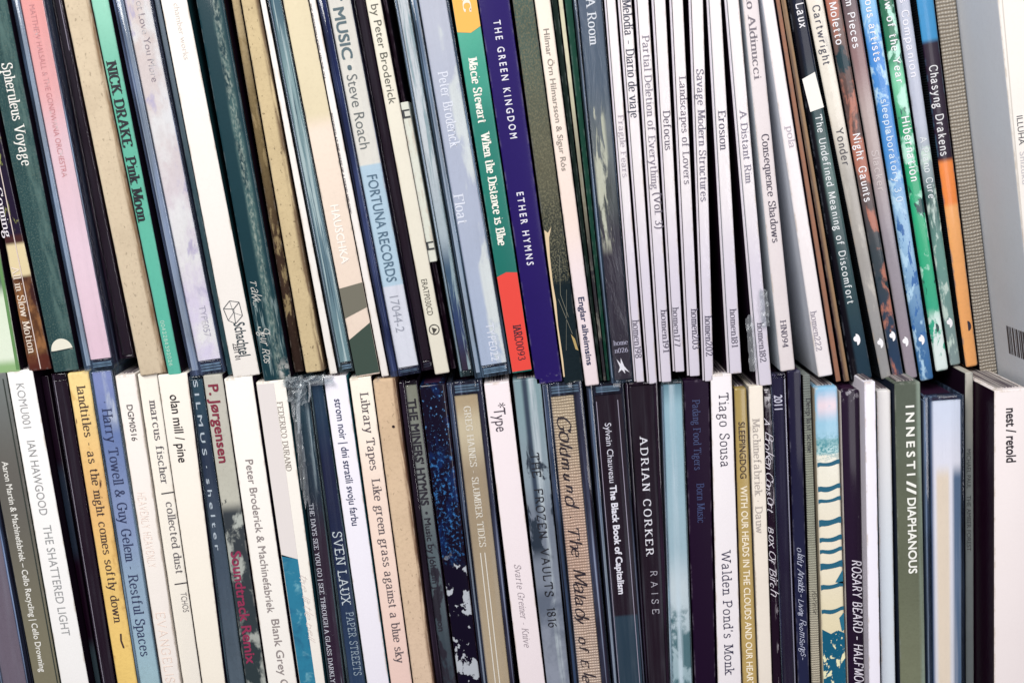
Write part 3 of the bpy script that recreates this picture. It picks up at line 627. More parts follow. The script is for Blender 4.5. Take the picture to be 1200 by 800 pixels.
it = T((626, 645), (683, 700), 452, 0.0, 'digi', 'cream pink case with small grey letters above and bold navy letters at its foot')
digi(it, paper('cream_pink_board', (240, 224, 210), grain=0.03, stops=S(it, [(0, (240, 230, 214)), (250, (240, 222, 210)), (340, (238, 224, 226))])), side=paper('teal_cover', (40, 62, 66)), round_=0.0006)
text(it, 'Hilmar Örn Hilmarsson & Sigur Rós', 34, 200, 8, 'sans', (150, 142, 132), u=0, weight=0.008); text(it, 'Englar alheimsins', 348, 427, 8, 'sans', (40, 48, 84), u=0, weight=0.02)

it = T((646, 653), (701, 704), 446, 0.003, 'thin', 'thin bottle green sleeve right of the cream pink case', cat='disc sleeve')
board(it, paper('bottle_green_sleeve', (28, 52, 44), grain=0.04))
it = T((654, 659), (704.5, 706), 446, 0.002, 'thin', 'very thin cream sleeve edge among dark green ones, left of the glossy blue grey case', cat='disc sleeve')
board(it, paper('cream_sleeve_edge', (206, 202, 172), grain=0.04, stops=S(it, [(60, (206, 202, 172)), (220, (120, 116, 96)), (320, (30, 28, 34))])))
it = T((661, 669), (706, 708), 446, 0.003, 'thin', 'thin dark sleeve with an emerald edge touching the glossy blue grey case', cat='disc sleeve')
board(it, paper('emerald_sleeve', (20, 66, 52), grain=0.04))

it = T((671, 706), (708, 741), 449, 0.0, 'jewel', 'glossy blue grey case darkening to black with a small white bird at its foot')
jewel(it, paper('blue_grey_card', (72, 86, 104), stops=S(it, [(0, (84, 98, 116)), (90, (76, 92, 108)), (170, (96, 104, 104)), (230, (60, 66, 62)), (290, (28, 14, 36)), (430, (24, 10, 32))]), grain=0.05, coat=0.6, wrinkle=0.5,
   blots=[(wloc(it, 290), wloc(it, 110), -0.0022, 0.0016, 520, 0.16, 0.53, 0.05, (196, 196, 172))]), uL=-0.72, uR=0.92, end=0.001, body=(60, 90, 124), amount=0.2)  # pale blots paint the sparkling glare onto the card
text(it, 'A Room', -2, 52, 13, 'serif', (236, 238, 240), u=3); text(it, 'home', 405, 405, 6.5, 'serif', (176, 172, 190), u=2, horiz=True); text(it, 'n026', 414, 414, 6.5, 'serif', (176, 172, 190), u=2, horiz=True)
poly(it, 'bird_mark', [(-.35, 421), (0, 427), (.05, 420), (.3, 430), (.75, 438), (.3, 434), (.35, 439), (.05, 434), (-.3, 437), (-.1, 431)], (236, 232, 236), 2)

def homen(xa, xb, end, label, texts, col=(236, 231, 231), r=0.0, low=(219, 214, 226), wr=0.55, side=None):
    it = T(xa, xb, end, r, 'digi', label, name='wrapped_disc_case'); it.under = (222, 217, 222)
    wm = paper('white_wrapped_flap', (206, 200, 208), grain=0.015, coat=0.75, wrinkle=wr, rough=0.6)
    board(it, wm, round_=0.0002, name='folded_flap', u0=-1, u1=-0.66, d0=0.0004, h0=0.0003, h1=0.0003)
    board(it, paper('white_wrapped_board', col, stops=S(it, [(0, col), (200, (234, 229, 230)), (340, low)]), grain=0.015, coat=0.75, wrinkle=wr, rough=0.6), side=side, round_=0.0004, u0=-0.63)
    for t in texts: text(it, *t[:5], col=t[5], u=(t[6] if len(t) > 6 else 0)+2, fade=t[7] if len(t) > 7 else 0)
    return it
TG = (92, 88, 104)
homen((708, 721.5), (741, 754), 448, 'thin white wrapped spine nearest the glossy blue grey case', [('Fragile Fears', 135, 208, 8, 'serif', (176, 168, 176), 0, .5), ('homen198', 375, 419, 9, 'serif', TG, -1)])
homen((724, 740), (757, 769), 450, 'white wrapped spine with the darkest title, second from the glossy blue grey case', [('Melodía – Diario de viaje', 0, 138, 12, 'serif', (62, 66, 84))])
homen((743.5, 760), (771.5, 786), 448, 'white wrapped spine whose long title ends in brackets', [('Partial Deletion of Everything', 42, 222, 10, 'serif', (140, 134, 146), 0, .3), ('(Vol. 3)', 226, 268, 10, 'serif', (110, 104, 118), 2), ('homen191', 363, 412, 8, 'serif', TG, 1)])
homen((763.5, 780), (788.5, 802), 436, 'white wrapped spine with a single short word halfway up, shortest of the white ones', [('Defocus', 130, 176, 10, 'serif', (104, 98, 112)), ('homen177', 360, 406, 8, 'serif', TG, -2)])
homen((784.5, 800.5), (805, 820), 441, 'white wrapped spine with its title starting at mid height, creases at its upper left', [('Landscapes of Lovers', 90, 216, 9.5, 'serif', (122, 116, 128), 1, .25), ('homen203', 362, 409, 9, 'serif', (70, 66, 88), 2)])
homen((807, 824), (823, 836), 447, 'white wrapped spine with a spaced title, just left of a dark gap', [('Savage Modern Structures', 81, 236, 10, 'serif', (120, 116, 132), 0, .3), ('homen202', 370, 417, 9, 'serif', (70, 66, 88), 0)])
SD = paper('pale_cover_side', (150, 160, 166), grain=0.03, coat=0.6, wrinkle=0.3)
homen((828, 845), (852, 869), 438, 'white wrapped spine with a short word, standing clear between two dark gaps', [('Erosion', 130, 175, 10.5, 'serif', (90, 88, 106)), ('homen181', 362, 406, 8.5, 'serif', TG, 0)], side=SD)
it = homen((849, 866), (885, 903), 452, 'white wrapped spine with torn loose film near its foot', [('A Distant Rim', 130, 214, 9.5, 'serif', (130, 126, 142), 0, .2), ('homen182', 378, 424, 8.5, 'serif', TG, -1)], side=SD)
WRAPPED = it
it = T((870, 889), (914, 932), 435, 0.001, 'digi', 'soft white unwrapped spine with spaced grey serif letters, right of the torn film')
digi(it, paper('soft_white_board', (228, 220, 220), grain=0.03, rough=0.7), side=paper('white_cover_side', (190, 196, 204)), round_=0.0007)
text(it, 'Giulio Aldinucci', -36, 92, 10, 'serif', (120, 114, 122), u=-1); text(it, 'Consequence Shadows', 157, 284, 10, 'serif', (74, 68, 84), u=1); text(it, 'HN094', 375, 407, 8, 'serif', (80, 74, 92), u=0)
it = T((892, 907), (957, 975), 441, 0.002, 'digi', 'widest plain white spine beside the brown folded sleeves')
digi(it, paper('plain_white_board', (240, 234, 234), grain=0.02, coat=0.3, wrinkle=0.2), side=paper('white_cover_side_b', (205, 208, 216)), round_=0.0006)
text(it, 'pola', 148, 174, 9, 'serif', (190, 182, 190), u=2); text(it, 'homen222', 364, 410, 8, 'serif', (150, 144, 156), u=-3)

it = T((909, 914), (977, 983), 447, 0.004, 'thin', 'thin rust brown sleeve edge right of the widest plain white spine', cat='disc sleeve')
board(it, paper('rust_edge', (150, 104, 80), grain=0.1))
it = T((915, 921), (986, 993), 447, 0.005, 'thin', 'thin tan and black sleeve edge left of the spine with the white square', cat='disc sleeve')
board(it, paper('tan_edge', (150, 120, 88), grain=0.1, blots=[(-1, 1, -0.01, -0.0002, 700, 0.01, 0.4, 0.05, (40, 22, 34))]))

def night(xa, xb, end, r, label, mat_kw, texts, moon=None, dark=False):
    it = T(xa, xb, end, r, 'thin', label, name='disc_sleeve')
    base = mat_kw.pop('col'); st = mat_kw.pop('st', None)
    board(it, paper('printed_sleeve', base, stops=S(it, st) if st else None, coat=0.35, rough=0.4, **mat_kw), side=paper('sleeve_side', (30, 36, 44), weave=0.6), round_=0.0012)
    for t in texts: text(it, t[0], t[1], t[2], t[3], 'sans' if len(t) < 7 else t[6], t[4], u=t[5], weight=0.012)
    if moon:
        y, rr, c, u = moon; disc(it, 'half_disc_mark', u, y, rr*0.5, rr*0.8, c, -90, 90); 
        if not dark: disc(it, 'half_disc_mark', u, y-1, rr*0.4, rr*0.4, c, 90, 270)
    return it
P1 = (238, 238, 240)
def tl(s, a, b, c, col, u): return (s, a, b, c, col, u, 'round')
it = night((923, 943), (995, 1021), 446, 0.006, 'dark blue sleeve spine with a white square and pale rounded letters', dict(col=(22, 34, 56), st=[(60, (20, 30, 56)), (130, (60, 92, 96)), (200, (110, 142, 138)), (300, (70, 100, 104)), (430, (46, 74, 92))], grain=0.05, blots=[(-1, 1, -0.01, -0.001, 400, 0.05, 0.42, 0.05, (14, 12, 24))]),
   [tl('Laux', 4, 33, 11, P1, 3), tl('The Undefined Meaning of Discomfort', 135, 356, 9, (220, 226, 226), 2)], (398, 9, P1, 0.1))
poly(it, 'white_square', [(-.9, 91), (.7, 86), (1, 128), (-.6, 130)], (238, 236, 228))
night((944, 965), (1030, 1043), 444, 0.007, 'cream grey sleeve spine with thin dark rounded letters', dict(col=(226, 220, 206), st=[(120, (228, 222, 208)), (220, (170, 166, 158)), (430, (150, 150, 150))], grain=0.05, blots=[A+(300, 0.3, 0.6, 0.08, (196, 192, 182))]),
   [tl('Cartwright', 6, 76, 10, (80, 80, 92), 0), tl('Yonder', 150, 194, 10, (84, 82, 86), 0)], (402, 8, P1, 0.0))
night((967, 985), (1044, 1058), 444, 0.008, 'rust and teal mottled sleeve spine, third right of the white square', dict(col=(84, 78, 76), st=[(0, (120, 98, 92)), (120, (90, 70, 66)), (200, (104, 84, 80)), (300, (60, 70, 76)), (430, (44, 64, 90))], grain=0.05, blots=[A+(170, 0.4, 0.53, 0.04, (176, 116, 98)), A+(140, 0.5, 0.6, 0.03, (30, 56, 64))]),
   [tl('Moletto', 2, 52, 10, P1, -1), tl('Night Gaunts', 156, 236, 10, P1, 0)], (394, 8, P1, 0.1))
night((986, 1005), (1060, 1074), 444, 0.009, 'mauve grey sleeve spine fading to warm grey with white letters at the top', dict(col=(150, 136, 136), st=[(0, (96, 78, 82)), (70, (142, 112, 112)), (140, (176, 160, 156)), (300, (150, 144, 152)), (430, (150, 140, 150))], grain=0.06),
   [tl('Dream Pieces', -36, 56, 10, P1, -1), tl('Slacker', 176, 224, 9, (200, 190, 188), 0)], (400, 8, P1, -0.2))
night((1007, 1028), (1076, 1093), 446, 0.010, 'bright sky blue sleeve spine with white rounded letters', dict(col=(70, 140, 206), st=[(0, (130, 186, 226)), (60, (60, 134, 206)), (180, (70, 140, 206)), (260, (150, 190, 220)), (430, (60, 110, 160))], grain=0.05, blots=[A+(240, 0.5, 0.56, 0.04, (176, 212, 234)), (wloc(it, 430), wloc(it, 250), -1, 1, 500, 0.3, 0.55, 0.02, (60, 110, 170))]),
   [tl('Various artists', -30, 72, 10, P1, 0), tl('sleeplaboratory 3.0', 116, 236, 9, (206, 224, 238), 0)], (398, 8, P1, 0.0))
night((1030, 1048), (1096, 1112), 435, 0.011, 'emerald green sleeve spine speckled with white leaf shapes', dict(col=(36, 150, 104), st=[(0, (10, 96, 66)), (60, (16, 116, 80)), (90, (120, 200, 160)), (150, (30, 150, 100)), (260, (40, 170, 120)), (430, (60, 170, 140))], grain=0.03, blots=[A+(190, 0.5, 0.57, 0.03, (176, 226, 206)), A+(230, 0.4, 0.62, 0.02, (10, 66, 66)), (-1, wloc(it, 380), -1, 1, 300, 0.6, 0.48, 0.04, (226, 240, 236))]),
   [tl('Snow of the Year', -22, 98, 10, P1, 1), tl('Hibernation', 136, 212, 11, P1, 1)], (384, 7, (20, 60, 60), 0.0), dark=True)
night((1050, 1067), (1114, 1127), 428, 0.012, 'pale lilac grey sleeve spine darkening to forest tones', dict(col=(180, 186, 200), st=[(140, (184, 190, 206)), (200, (140, 156, 160)), (230, (60, 96, 92)), (300, (104, 150, 140)), (430, (130, 150, 150))], grain=0.05, blots=[(-1, wloc(it, 180), -1, 1, 330, 0.35, 0.56, 0.04, (196, 216, 206))]),
   [tl("Winter's Companion", -60, 90, 10, (236, 236, 244), 0), tl('A Piano Cure', 160, 232, 9, (224, 230, 232), 0)], (378, 8, P1, -0.1))
it = night((1074, 1095), (1132, 1147), 430, 0.013, 'sleeve spine in blue, black and orange bands with white letters', dict(col=(40, 130, 190), grain=0.05),
   [tl('Chasyng Drakens', 76, 182, 11, P1, -1)], (382, 8, (44, 40, 56), 0.1), dark=True)
it_m = paper('banded_print', (40, 130, 190), stops=band(it, [(-60, (50, 140, 196)), (48, (36, 20, 44)), (190, (232, 140, 72))], 4)+[], grain=0.06, coat=0.3, rough=0.4, blots=[A+(200, 0.4, 0.58, 0.05, (238, 160, 96))])
it_m = paper('banded_print', (40, 130, 190), stops=band(it, [(-60, (60, 150, 206)), (48, (36, 16, 42)), (188, (252, 146, 70)), (240, (255, 182, 112))], 4), grain=0.06, coat=0.3, rough=0.4)
it.root.children[0].data.materials[0] = it_m
it = T((1096, 1121), (1148, 1169), 447, 0.0145, 'book', 'grey linen bound book spine next to the big pale case at the right', cat='disc book')
digi(it, paper('grey_linen', (206, 199, 186), weave=1.0, wscale=300, grain=0.08, rough=0.9, bump=0.4, spec=0.1), round_=0.0008)
it = T((1166, 1225), (1196, 1255), 462, -0.012, 'book', 'large pale case at the upper right showing its grey cover with a barcode', cat='disc book')
digi(it, paper('pale_case_board', (238, 234, 226), grain=0.02, rough=0.6), side=paper('grey_cover', (214, 219, 226), grain=0.03, rough=0.5), round_=0.0006)
text(it, 'ILLUHA', 134, 168, 8.5, 'sans', (70, 70, 76), u=-14); text(it, 'Shizuku', 176, 214, 8.5, 'sans', (190, 188, 190), u=-14)
line(it, 'cover_groove', [(-21, -40), (-21, 440)], 1.0, (206, 200, 190))
# barcode on the cover (left face)
BAR = it
bm = bmesh.new(); wz = wloc(it, 425); x_ = -it.w0/2-0.00006; rr = random.Random(3); yy = 0.0032
for q in range(11):
    t_ = rr.choice((0.0004, 0.0007, 0.0011)); zb = wz
    xa_ = -halfw(it, zb)-0.00008; xb_ = -halfw(it, zb+0.0085)-0.00008
    bm.faces.new([bm.verts.new(v) for v in ((xa_, yy, zb), (xa_, yy+t_, zb), (xb_, yy+t_, zb+0.0085), (xb_, yy, zb+0.0085))]); yy += t_+rr.choice((0.0004, 0.0007))
link('barcode', bm, ink((60, 54, 60)), it.root)

# ============================ LOWER ROW ============================
def B(xa, xb, end, r, kind, label, ya=450, **k): return case('low', ya, xa, 800, xb, end, r, kind, label, **k)
it = B((-66, -30), (-4, 33), 440, 0.0, 'jewel', 'mauve grey jewel case with bright lid edge at the lower left corner')
jewel(it, paper('mauve_card', (112, 100, 112), grain=0.05), uL=-0.7, uR=0.85, end=0.0035, body=(60, 90, 140), amount=0.2)
it = B((-26, 9), (40, 70), 437, 0.0, 'digi', 'olive grey case with small white sans lettering at the lower left')
digi(it, paper('olive_grey_board', (104, 104, 92), grain=0.04, rough=0.6, stops=S(it, [(440, (104, 110, 108)), (560, (92, 90, 84)), (800, (124, 120, 98))])), side=paper('olive_side', (60, 70, 60)))
line(it, 'board_edge', [(13.5, 445), (13.5, 860)], 1.4, (48, 56, 50))
text(it, '15. 9', 458, 492, 9, 'sans', (220, 220, 214), u=-4, weight=0.01)
text(it, 'Aaron Martin & Machinefabriek – Cello Recycling | Cello Drowning', 540, 786, 8, 'sans', (226, 226, 218), u=-2, weight=0.014)
it = B((8, 41), (71, 104), 434, 0.0, 'digi', 'clean white case with thin grey capitals at the far left')
digi(it, paper('clean_white_board', (243, 243, 240), grain=0.01, coat=0.1))
text(it, 'KOMU001', 449, 501, 11, 'sans', (164, 166, 166), u=-2); text(it, 'IAN HAWGOOD', 516, 603, 11, 'sans', (150, 152, 152), u=-1); text(it, 'THE SHATTERED LIGHT', 615, 744, 11, 'sans', (154, 156, 156), u=0)
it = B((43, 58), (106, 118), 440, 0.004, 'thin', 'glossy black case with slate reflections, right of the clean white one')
board(it, paper('gloss_black_reflections', (34, 12, 34), grain=0, rough=0.2, coat=0.8, stops=band(it, [(430, (32, 10, 32)), (548, (44, 56, 74)), (652, (32, 8, 30)), (756, (66, 84, 92))], 12)), round_=0.0003)  # slate bands are reflections painted into the black
it = B((61, 79), (119, 135), 438, 0.0, 'jewel', 'black jewel case with a thin white edge, left of the gold spine')
jewel(it, paper('black_card_c', BLK, grain=0), uL=-0.82, uR=0.95, end=0.002, body=(34, 12, 36), amount=0.6, streak=0)
line(it, 'bright_edge_line', [(-7.2, 440), (-6.6, 860)], 1.0, (196, 186, 196))  # thin bright edge of the lid, painted as a pale line
it = B((80, 106), (137, 161), 436, 0.0, 'digi', 'crumpled gold paper spine with black serif letters')
digi(it, paper('gold_paper', (234, 200, 124), grain=0.08, rough=0.6, bump=0.3, stops=S(it, [(440, (238, 210, 140)), (580, (228, 184, 118)), (700, (234, 198, 118)), (800, (240, 206, 120))]), blots=[A+(160, 0.5, 0.62, 0.06, (206, 166, 96)), (-1, 1, -1, 1, 240, 0.25, 0.7, 0.015, (90, 56, 34))]), round_=0.0007)
it.under = (234, 200, 124)
text(it, 'landtitles - as the night comes softly down', 452, 728, 11, 'serif', (70, 54, 50), u=1)
line(it, 'print_stroke', [(2, 742), (1, 750), (3, 759)], 2.2, (70, 50, 46))
it = B((107, 134), (162, 189), 434, 0.0, 'jewel', 'periwinkle blue spine with dark serif letters, right of the gold one')
jewel(it, paper('periwinkle_print', (130, 150, 190), grain=0.06, stops=S(it, [(450, (136, 148, 196)), (500, (112, 132, 180)), (600, (140, 156, 192)), (700, (160, 184, 202)), (800, (168, 198, 204))]), blots=[(wloc(it, 500), 1, 0.0, 0.01, 200, 0.2, 0.55, 0.08, (196, 204, 218))]), uL=-0.93, uR=0.82, end=0.0004, body=(96, 130, 158), amount=0.1)
it.under = (140, 156, 192)
text(it, '· Harry Towell & Guy Gelem - Restful Spaces', 470, 769, 13, 'serif', (44, 54, 92), u=-1, fade=0.15)
it = B((136, 160), (190, 212), 439, 0.0, 'digi', 'off white case with a tiny code and nearly invisible pink lettering')
digi(it, paper('off_white_board', (240, 234, 226), grain=0.02), side=paper('beige_side', (200, 192, 178)))
text(it, 'DGM0516', 474, 516, 7, 'sans', (96, 92, 92), u=0, weight=0.01); text(it, 'HEAVENLY HEAVENLY', 576, 664, 11, 'thin', (238, 218, 206), u=-2); text(it, 'EVANGELISTA', 716, 820, 12, 'thin', (238, 218, 204), u=-1)
it = B((162, 186), (213, 236), 437, 0.001, 'digi', 'cream spine with grey typewriter like serif words split by bars')
digi(it, paper('cream_board_b', (238, 233, 220), grain=0.02))
text(it, 'marcus fischer', 469, 567, 10, 'serif', (96, 92, 96), u=2); text(it, 'collected dust', 588, 672, 10, 'serif', (104, 100, 102), u=4); text(it, 'TCHOS', 694, 717, 7, 'sans', (120, 116, 116), u=5)
line(it, 'bar_mark', [(-4, 578), (12, 577)], 1.6, (60, 56, 60)); line(it, 'bar_mark', [(-4, 684), (12, 683)], 1.6, (60, 56, 60))
it = B((186, 221), (237, 264), 438, 0.0, 'digi', 'wide cream spine with a short bold black name at its top')
digi(it, paper('cream_board_c', (243, 238, 224), grain=0.015, stops=S(it, [(450, (240, 234, 222)), (800, (244, 238, 222))])), side=paper('navy_side', (36, 24, 52)))
text(it, 'olan mill / pine', 462, 541, 12.5, 'sans', (34, 30, 34), u=-1, weight=0.012)
it = B((223, 238), (267, 287), 441, 0.0, 'jewel', 'dark slate wrapped spine with small spaced white letters')
jewel(it, paper('slate_print', (58, 76, 92), stops=S(it, [(450, (40, 72, 86)), (540, (36, 50, 72)), (640, (70, 84, 98)), (800, (84, 98, 108))]), grain=0.08, coat=0.7, wrinkle=0.5), uL=-0.9, uR=0.9, end=0.001, body=(60, 90, 104), amount=0.12)
text(it, 'S I L M U S  ·  s h e l t e r', 446, 645, 5.2, 'sans', (190, 200, 206), u=-2, weight=0.01)
it = B((239, 262), (288, 312), 439, 0.0, 'digi', 'grey photo printed spine with a dark red name')
digi(it, paper('grey_photo_print', (186, 184, 170), grain=0.08, stops=S(it, [(450, (186, 184, 172)), (585, (184, 184, 170)), (602, (44, 52, 58)), (800, (40, 54, 58))]), blots=[(-1, wloc(it, 590), -1, 1, 150, 0.55, 0.56, 0.05, (170, 176, 168)), (wloc(it, 600), 1, -1, 1, 300, 0.8, 0.68, 0.02, (90, 92, 88))]))
it.under = (60, 60, 64)
text(it, 'P. Jørgensen'.replace('ø', 'ø'), 450, 541, 13, 'sans', (128, 42, 62), u=-1, weight=0.026); text(it, 'Soundtrack Remix', 645, 776, 13, 'sans', (140, 44, 78), u=-2, weight=0.02, fade=0.35)
it = B((263, 297), (314, 348), 442, 0.0, 'digi', 'white spine with mid grey sans lettering left of the blue sea photo')
digi(it, paper('white_board_d', (243, 240, 232), grain=0.01), side=paper('navy_side_b', (40, 26, 48)))
text(it, 'Peter Broderick & Machinefabriek', 538, 717, 10, 'sans', (146, 138, 136), u=-1, weight=0.01); text(it, 'Blank Grey Canvas Sky', 725, 860, 10, 'sans', (146, 138, 136), u=2, weight=0.01)
it = B((300, 335), (351, 381), 446, 0.0, 'digi', 'cream spine with small capitals and a blue sea photo strip low on its left')
digi(it, paper('cream_board_e', (240, 236, 226), grain=0.02), side=paper('teal_side', (24, 66, 74)))
poly(it, 'grey_strip', [(-.97, 449), (.2, 449), (.2, 655), (-.97, 650)], (226, 220, 216))
poly(it, 'sea_photo', [(-.97, 648), (-.5, 651), (.2, 655), (.3, 860), (-.97, 860)], (0, 0, 0), mat=paper('sea_print', (34, 120, 150), blots=[A+(200, 1.2, 0.63, 0.08, (110, 170, 184)), A+(120, 1, 0.58, 0.1, (24, 96, 130))], grain=0.05))
text(it, 'FEDERICO DURAND', 471, 552, 7.5, 'serif', (150, 142, 134), u=7); text(it, 'the little bell', 670, 748, 8, 'hand', (216, 206, 200), u=6)
it = B((341, 361), (384, 404), 441, 0.001, 'jewel', 'dark teal case in crackled clear wrap with a twist of film at its top')
jewel(it, paper('dark_teal_print', (24, 52, 66), stops=S(it, [(450, (52, 82, 94)), (560, (20, 44, 58)), (640, (44, 28, 44)), (800, (40, 12, 40))]), grain=0.05, coat=0.8, wrinkle=0.8, blots=[(-1, 1, 0.001, 0.003, 600, 0.03, 0.55, 0.05, (150, 164, 168))]), uL=-0.8, uR=0.9, end=0.002, body=(70, 100, 112), amount=0.15)
FILM_B = it
text(it, 'THE DAYS SEE YOU GO | SEE THROUGH A GLASS DARKLY', 590, 800, 6, 'serif', (214, 214, 220), u=-4)
it = B((362, 378), (406, 428), 440, 0.0, 'jewel', 'navy jewel case with condensed pale capitals in the lower half')
jewel(it, paper('navy_card', (30, 46, 80), stops=S(it, [(450, (36, 62, 84)), (560, (24, 30, 62)), (800, (38, 60, 90))]), grain=0.06), uL=-0.75, uR=0.95, end=0.0008, body=(80, 110, 120), amount=0.18, booklet=paper('pale_booklet', (160, 170, 172), blots=[(-1, 1, -1, 1, 1800, 0.02, 0.5, 0.04, (60, 70, 80))]))
text(it, 'SVEN LAUX', 623, 708, 12, 'type', (214, 222, 222), u=1); text(it, 'PAPER STREETS', 718, 792, 10, 'type', (160, 176, 184), u=3)
it = B((380, 407), (430, 456), 441, 0.0, 'digi', 'cool white spine with dark humanist letters in a single line')
digi(it, paper('cool_white_board', (236, 234, 242), grain=0.01, coat=0.2), side=paper('teal_side_b', (40, 120, 130)))
text(it, 'strom noir | dni stratili svoju farbu', 467, 615, 10, 'sans', (50, 58, 92), u=0, weight=0.008)
it = B((410, 436), (458, 483), 442, 0.0, 'digi', 'cream to blush spine with a long grey serif title')
digi(it, paper('blush_board', (238, 226, 210), stops=S(it, [(450, (240, 234, 218)), (600, (238, 216, 200)), (800, (234, 204, 192))]), grain=0.03, bump=0.2))
it.under = (238, 220, 206)
text(it, 'Library Tapes  Like green grass against a blue sky', 460, 776, 11, 'serif', (96, 86, 90), u=2)
it = B((437, 464), (484, 509), 444, 0.0, 'digi', 'tan kraft spine without lettering in the lower row')
digi(it, paper('tan_kraft', (212, 186, 156), grain=0.1, bump=0.4, speck=0.35, rough=0.85, stops=S(it, [(450, (206, 180, 148)), (620, (210, 186, 156)), (800, (216, 192, 166))]), blots=[(-1, 1, 0.0024, 0.01, 700, 0.1, 0.46, 0.1, (120, 92, 72))], spec=0.1), side=paper('kraft_side', (90, 64, 54)), round_=0.0007)  # right edge darkened with painted shading
disc(it, 'ink_spot', 0.3, 500, 1.8, 1.8, (40, 24, 24))
it = B((467, 489), (511, 535), 447, 0.001, 'jewel', 'grey olive case with heavy black condensed capitals')
jewel(it, paper('grey_olive_card', (122, 124, 112), stops=S(it, [(450, (134, 134, 116)), (560, (126, 130, 124)), (650, (84, 98, 102)), (800, (36, 50, 60))]), grain=0.08, blots=[(-1, wloc(it, 640), -1, 1, 200, 0.4, 0.52, 0.03, (24, 16, 32))]), uL=-0.35, uR=0.9, end=0.0012, body=(36, 20, 44), amount=0.45, booklet=paper('black_booklet_d', (26, 8, 28)), streak=0.05)
text(it, "THE MINERS' HYMNS", 468, 592, 10.5, 'sans', (24, 14, 26), u=1.5, weight=0.04); text(it, '• Music by Jóhann Jóhannsson', 600, 740, 8, 'sans', (22, 14, 28), u=2, weight=0.02)
it = B((491, 521), (537, 563), 450, 0.0, 'digi', 'black spine sprayed with bright blue specks and white blotches below')
digi(it, paper('blue_specks_print', (18, 10, 38), grain=0, coat=0.6, rough=0.3, blots=[(wloc(it, 655), 1, -1, 1, 130, 0.6, 0.52, 0.06, (16, 44, 98)), (wloc(it, 655), wloc(it, 530), -1, 1, 900, 0.9, 0.58, 0.07, (66, 136, 206)), (wloc(it, 530), 1, -1, 1, 1000, 0.9, 0.62, 0.03, (96, 160, 220)), (-1, wloc(it, 655), -1, 1, 210, 0.8, 0.57, 0.015, (224, 232, 240))]), side=paper('pale_scuff', (50, 16, 40)), round_=0.0006)
it = B((523, 565), (564, 604), 447, 0.0, 'jewel', 'clear jewel case with a gold card, spaced white serif capitals and two ruled lines')
jewel(it, paper('gold_card', (196, 174, 138), stops=S(it, [(470, (186, 164, 128)), (500, (214, 198, 164)), (560, (170, 150, 120)), (800, (184, 164, 132))]), grain=0.04, coat=0.3), uL=-0.68, uR=0.66, end=0.0035, end2=0.0042, body=(44, 56, 88), amount=0.3)  # paler band near the top is sheen painted into the card colour
it.under = (180, 160, 130)
text(it, 'GREG HAINES - SLUMBER TIDES', 476, 641, 9, 'serif', (240, 232, 214), u=0)
line(it, 'ruled_line', [(-4, 648), (-4, 850)], 1.2, (238, 230, 214)); line(it, 'ruled_line', [(1.5, 648), (1.5, 850)], 1.2, (238, 230, 214))
it = B((567, 597), (609, 639), 448, 0.0, 'digi', 'pinkish white spine with one short grey word at its top and an italic line below')
digi(it, paper('pink_white_board', (234, 224, 226), grain=0.01, coat=0.1), side=paper('black_side', (36, 14, 40)))
text(it, '*Type', 472, 505, 16, 'sans', (70, 62, 74), u=0); text(it, 'Svarte Greiner - Knive', 660, 757, 8.5, 'serifi', (160, 150, 156), u=-1)
it = B((601, 634), (640, 668), 444, 0.0, 'digi', 'blue grey photo of bare branches behind dark spaced capitals')
digi(it, paper('branch_photo', (126, 140, 152), grain=0.05, coat=0.2, stops=S(it, [(450, (118, 146, 152)), (560, (130, 146, 156)), (610, (110, 120, 134)), (800, (138, 146, 160))]), blots=[(wloc(it, 640), 1, -0.0016, 0.0, 160, 0.12, 0.45, 0.08, (34, 52, 72)), (-1, 1, 0.0002, 0.0022, 420, 0.06, 0.55, 0.1, (176, 188, 194)), (wloc(it, 650), wloc(it, 520), -1, 1, 190, 0.35, 0.55, 0.03, (24, 40, 56)), (-1, wloc(it, 690), -1, 1, 90, 0.7, 0.54, 0.1, (90, 100, 116))]), round_=0.0004)
text(it, 'THE  FROZEN  VAULTS  1816', 530, 734, 11, 'thin', (24, 26, 34), u=0); text(it, 'THE  FROZEN  VAULTS  1816', 530.6, 734.6, 11, 'thin', (24, 26, 34), u=.6)
it = B((635, 682), (670, 716), 448, 0.0, 'jewel', 'clear jewel case with a burlap print card and black handwriting')
jewel(it, paper('burlap_print', (236, 208, 178), weave=1.0, wscale=350, grain=0.25, stops=S(it, [(470, (232, 210, 176)), (640, (238, 202, 178)), (800, (240, 214, 192))])), uL=-0.66, uR=0.52, end=0.0035, end2=0.0042, body=(46, 62, 92), amount=0.35, booklet=paper('blue_booklet', (44, 84, 128)))
it.front -= 0.0
text(it, 'Goldmund', 486, 590, 15, 'brush', (30, 14, 26), u=-2); text(it, '· The', 602, 650, 13, 'brush', (30, 14, 26), u=-3); text(it, 'Malady', 664, 732, 14, 'brush', (30, 14, 26), u=-3); text(it, 'of Elegance', 745, 850, 13, 'brush', (30, 14, 26), u=-3)
it = B((687, 731), (718, 756), 449, 0.001, 'jewel', 'black card jewel case turning slate blue below, with regular then bold white letters')
jewel(it, paper('black_slate_card', (34, 8, 30), stops=band(it, [(450, (34, 8, 30)), (722, (50, 76, 94))], 2), grain=0.02), uL=-0.64, uR=0.86, end=0.0035, end2=0.0036, body=(40, 50, 80), amount=0.25, streak=0.12)
text(it, 'Sylvain Chauveau', 496, 566, 8.5, 'sans', (232, 228, 236), u=0); text(it, 'The Black Book of Capitalism', 569, 696, 8.5, 'sans', (240, 236, 242), u=0, weight=0.035)
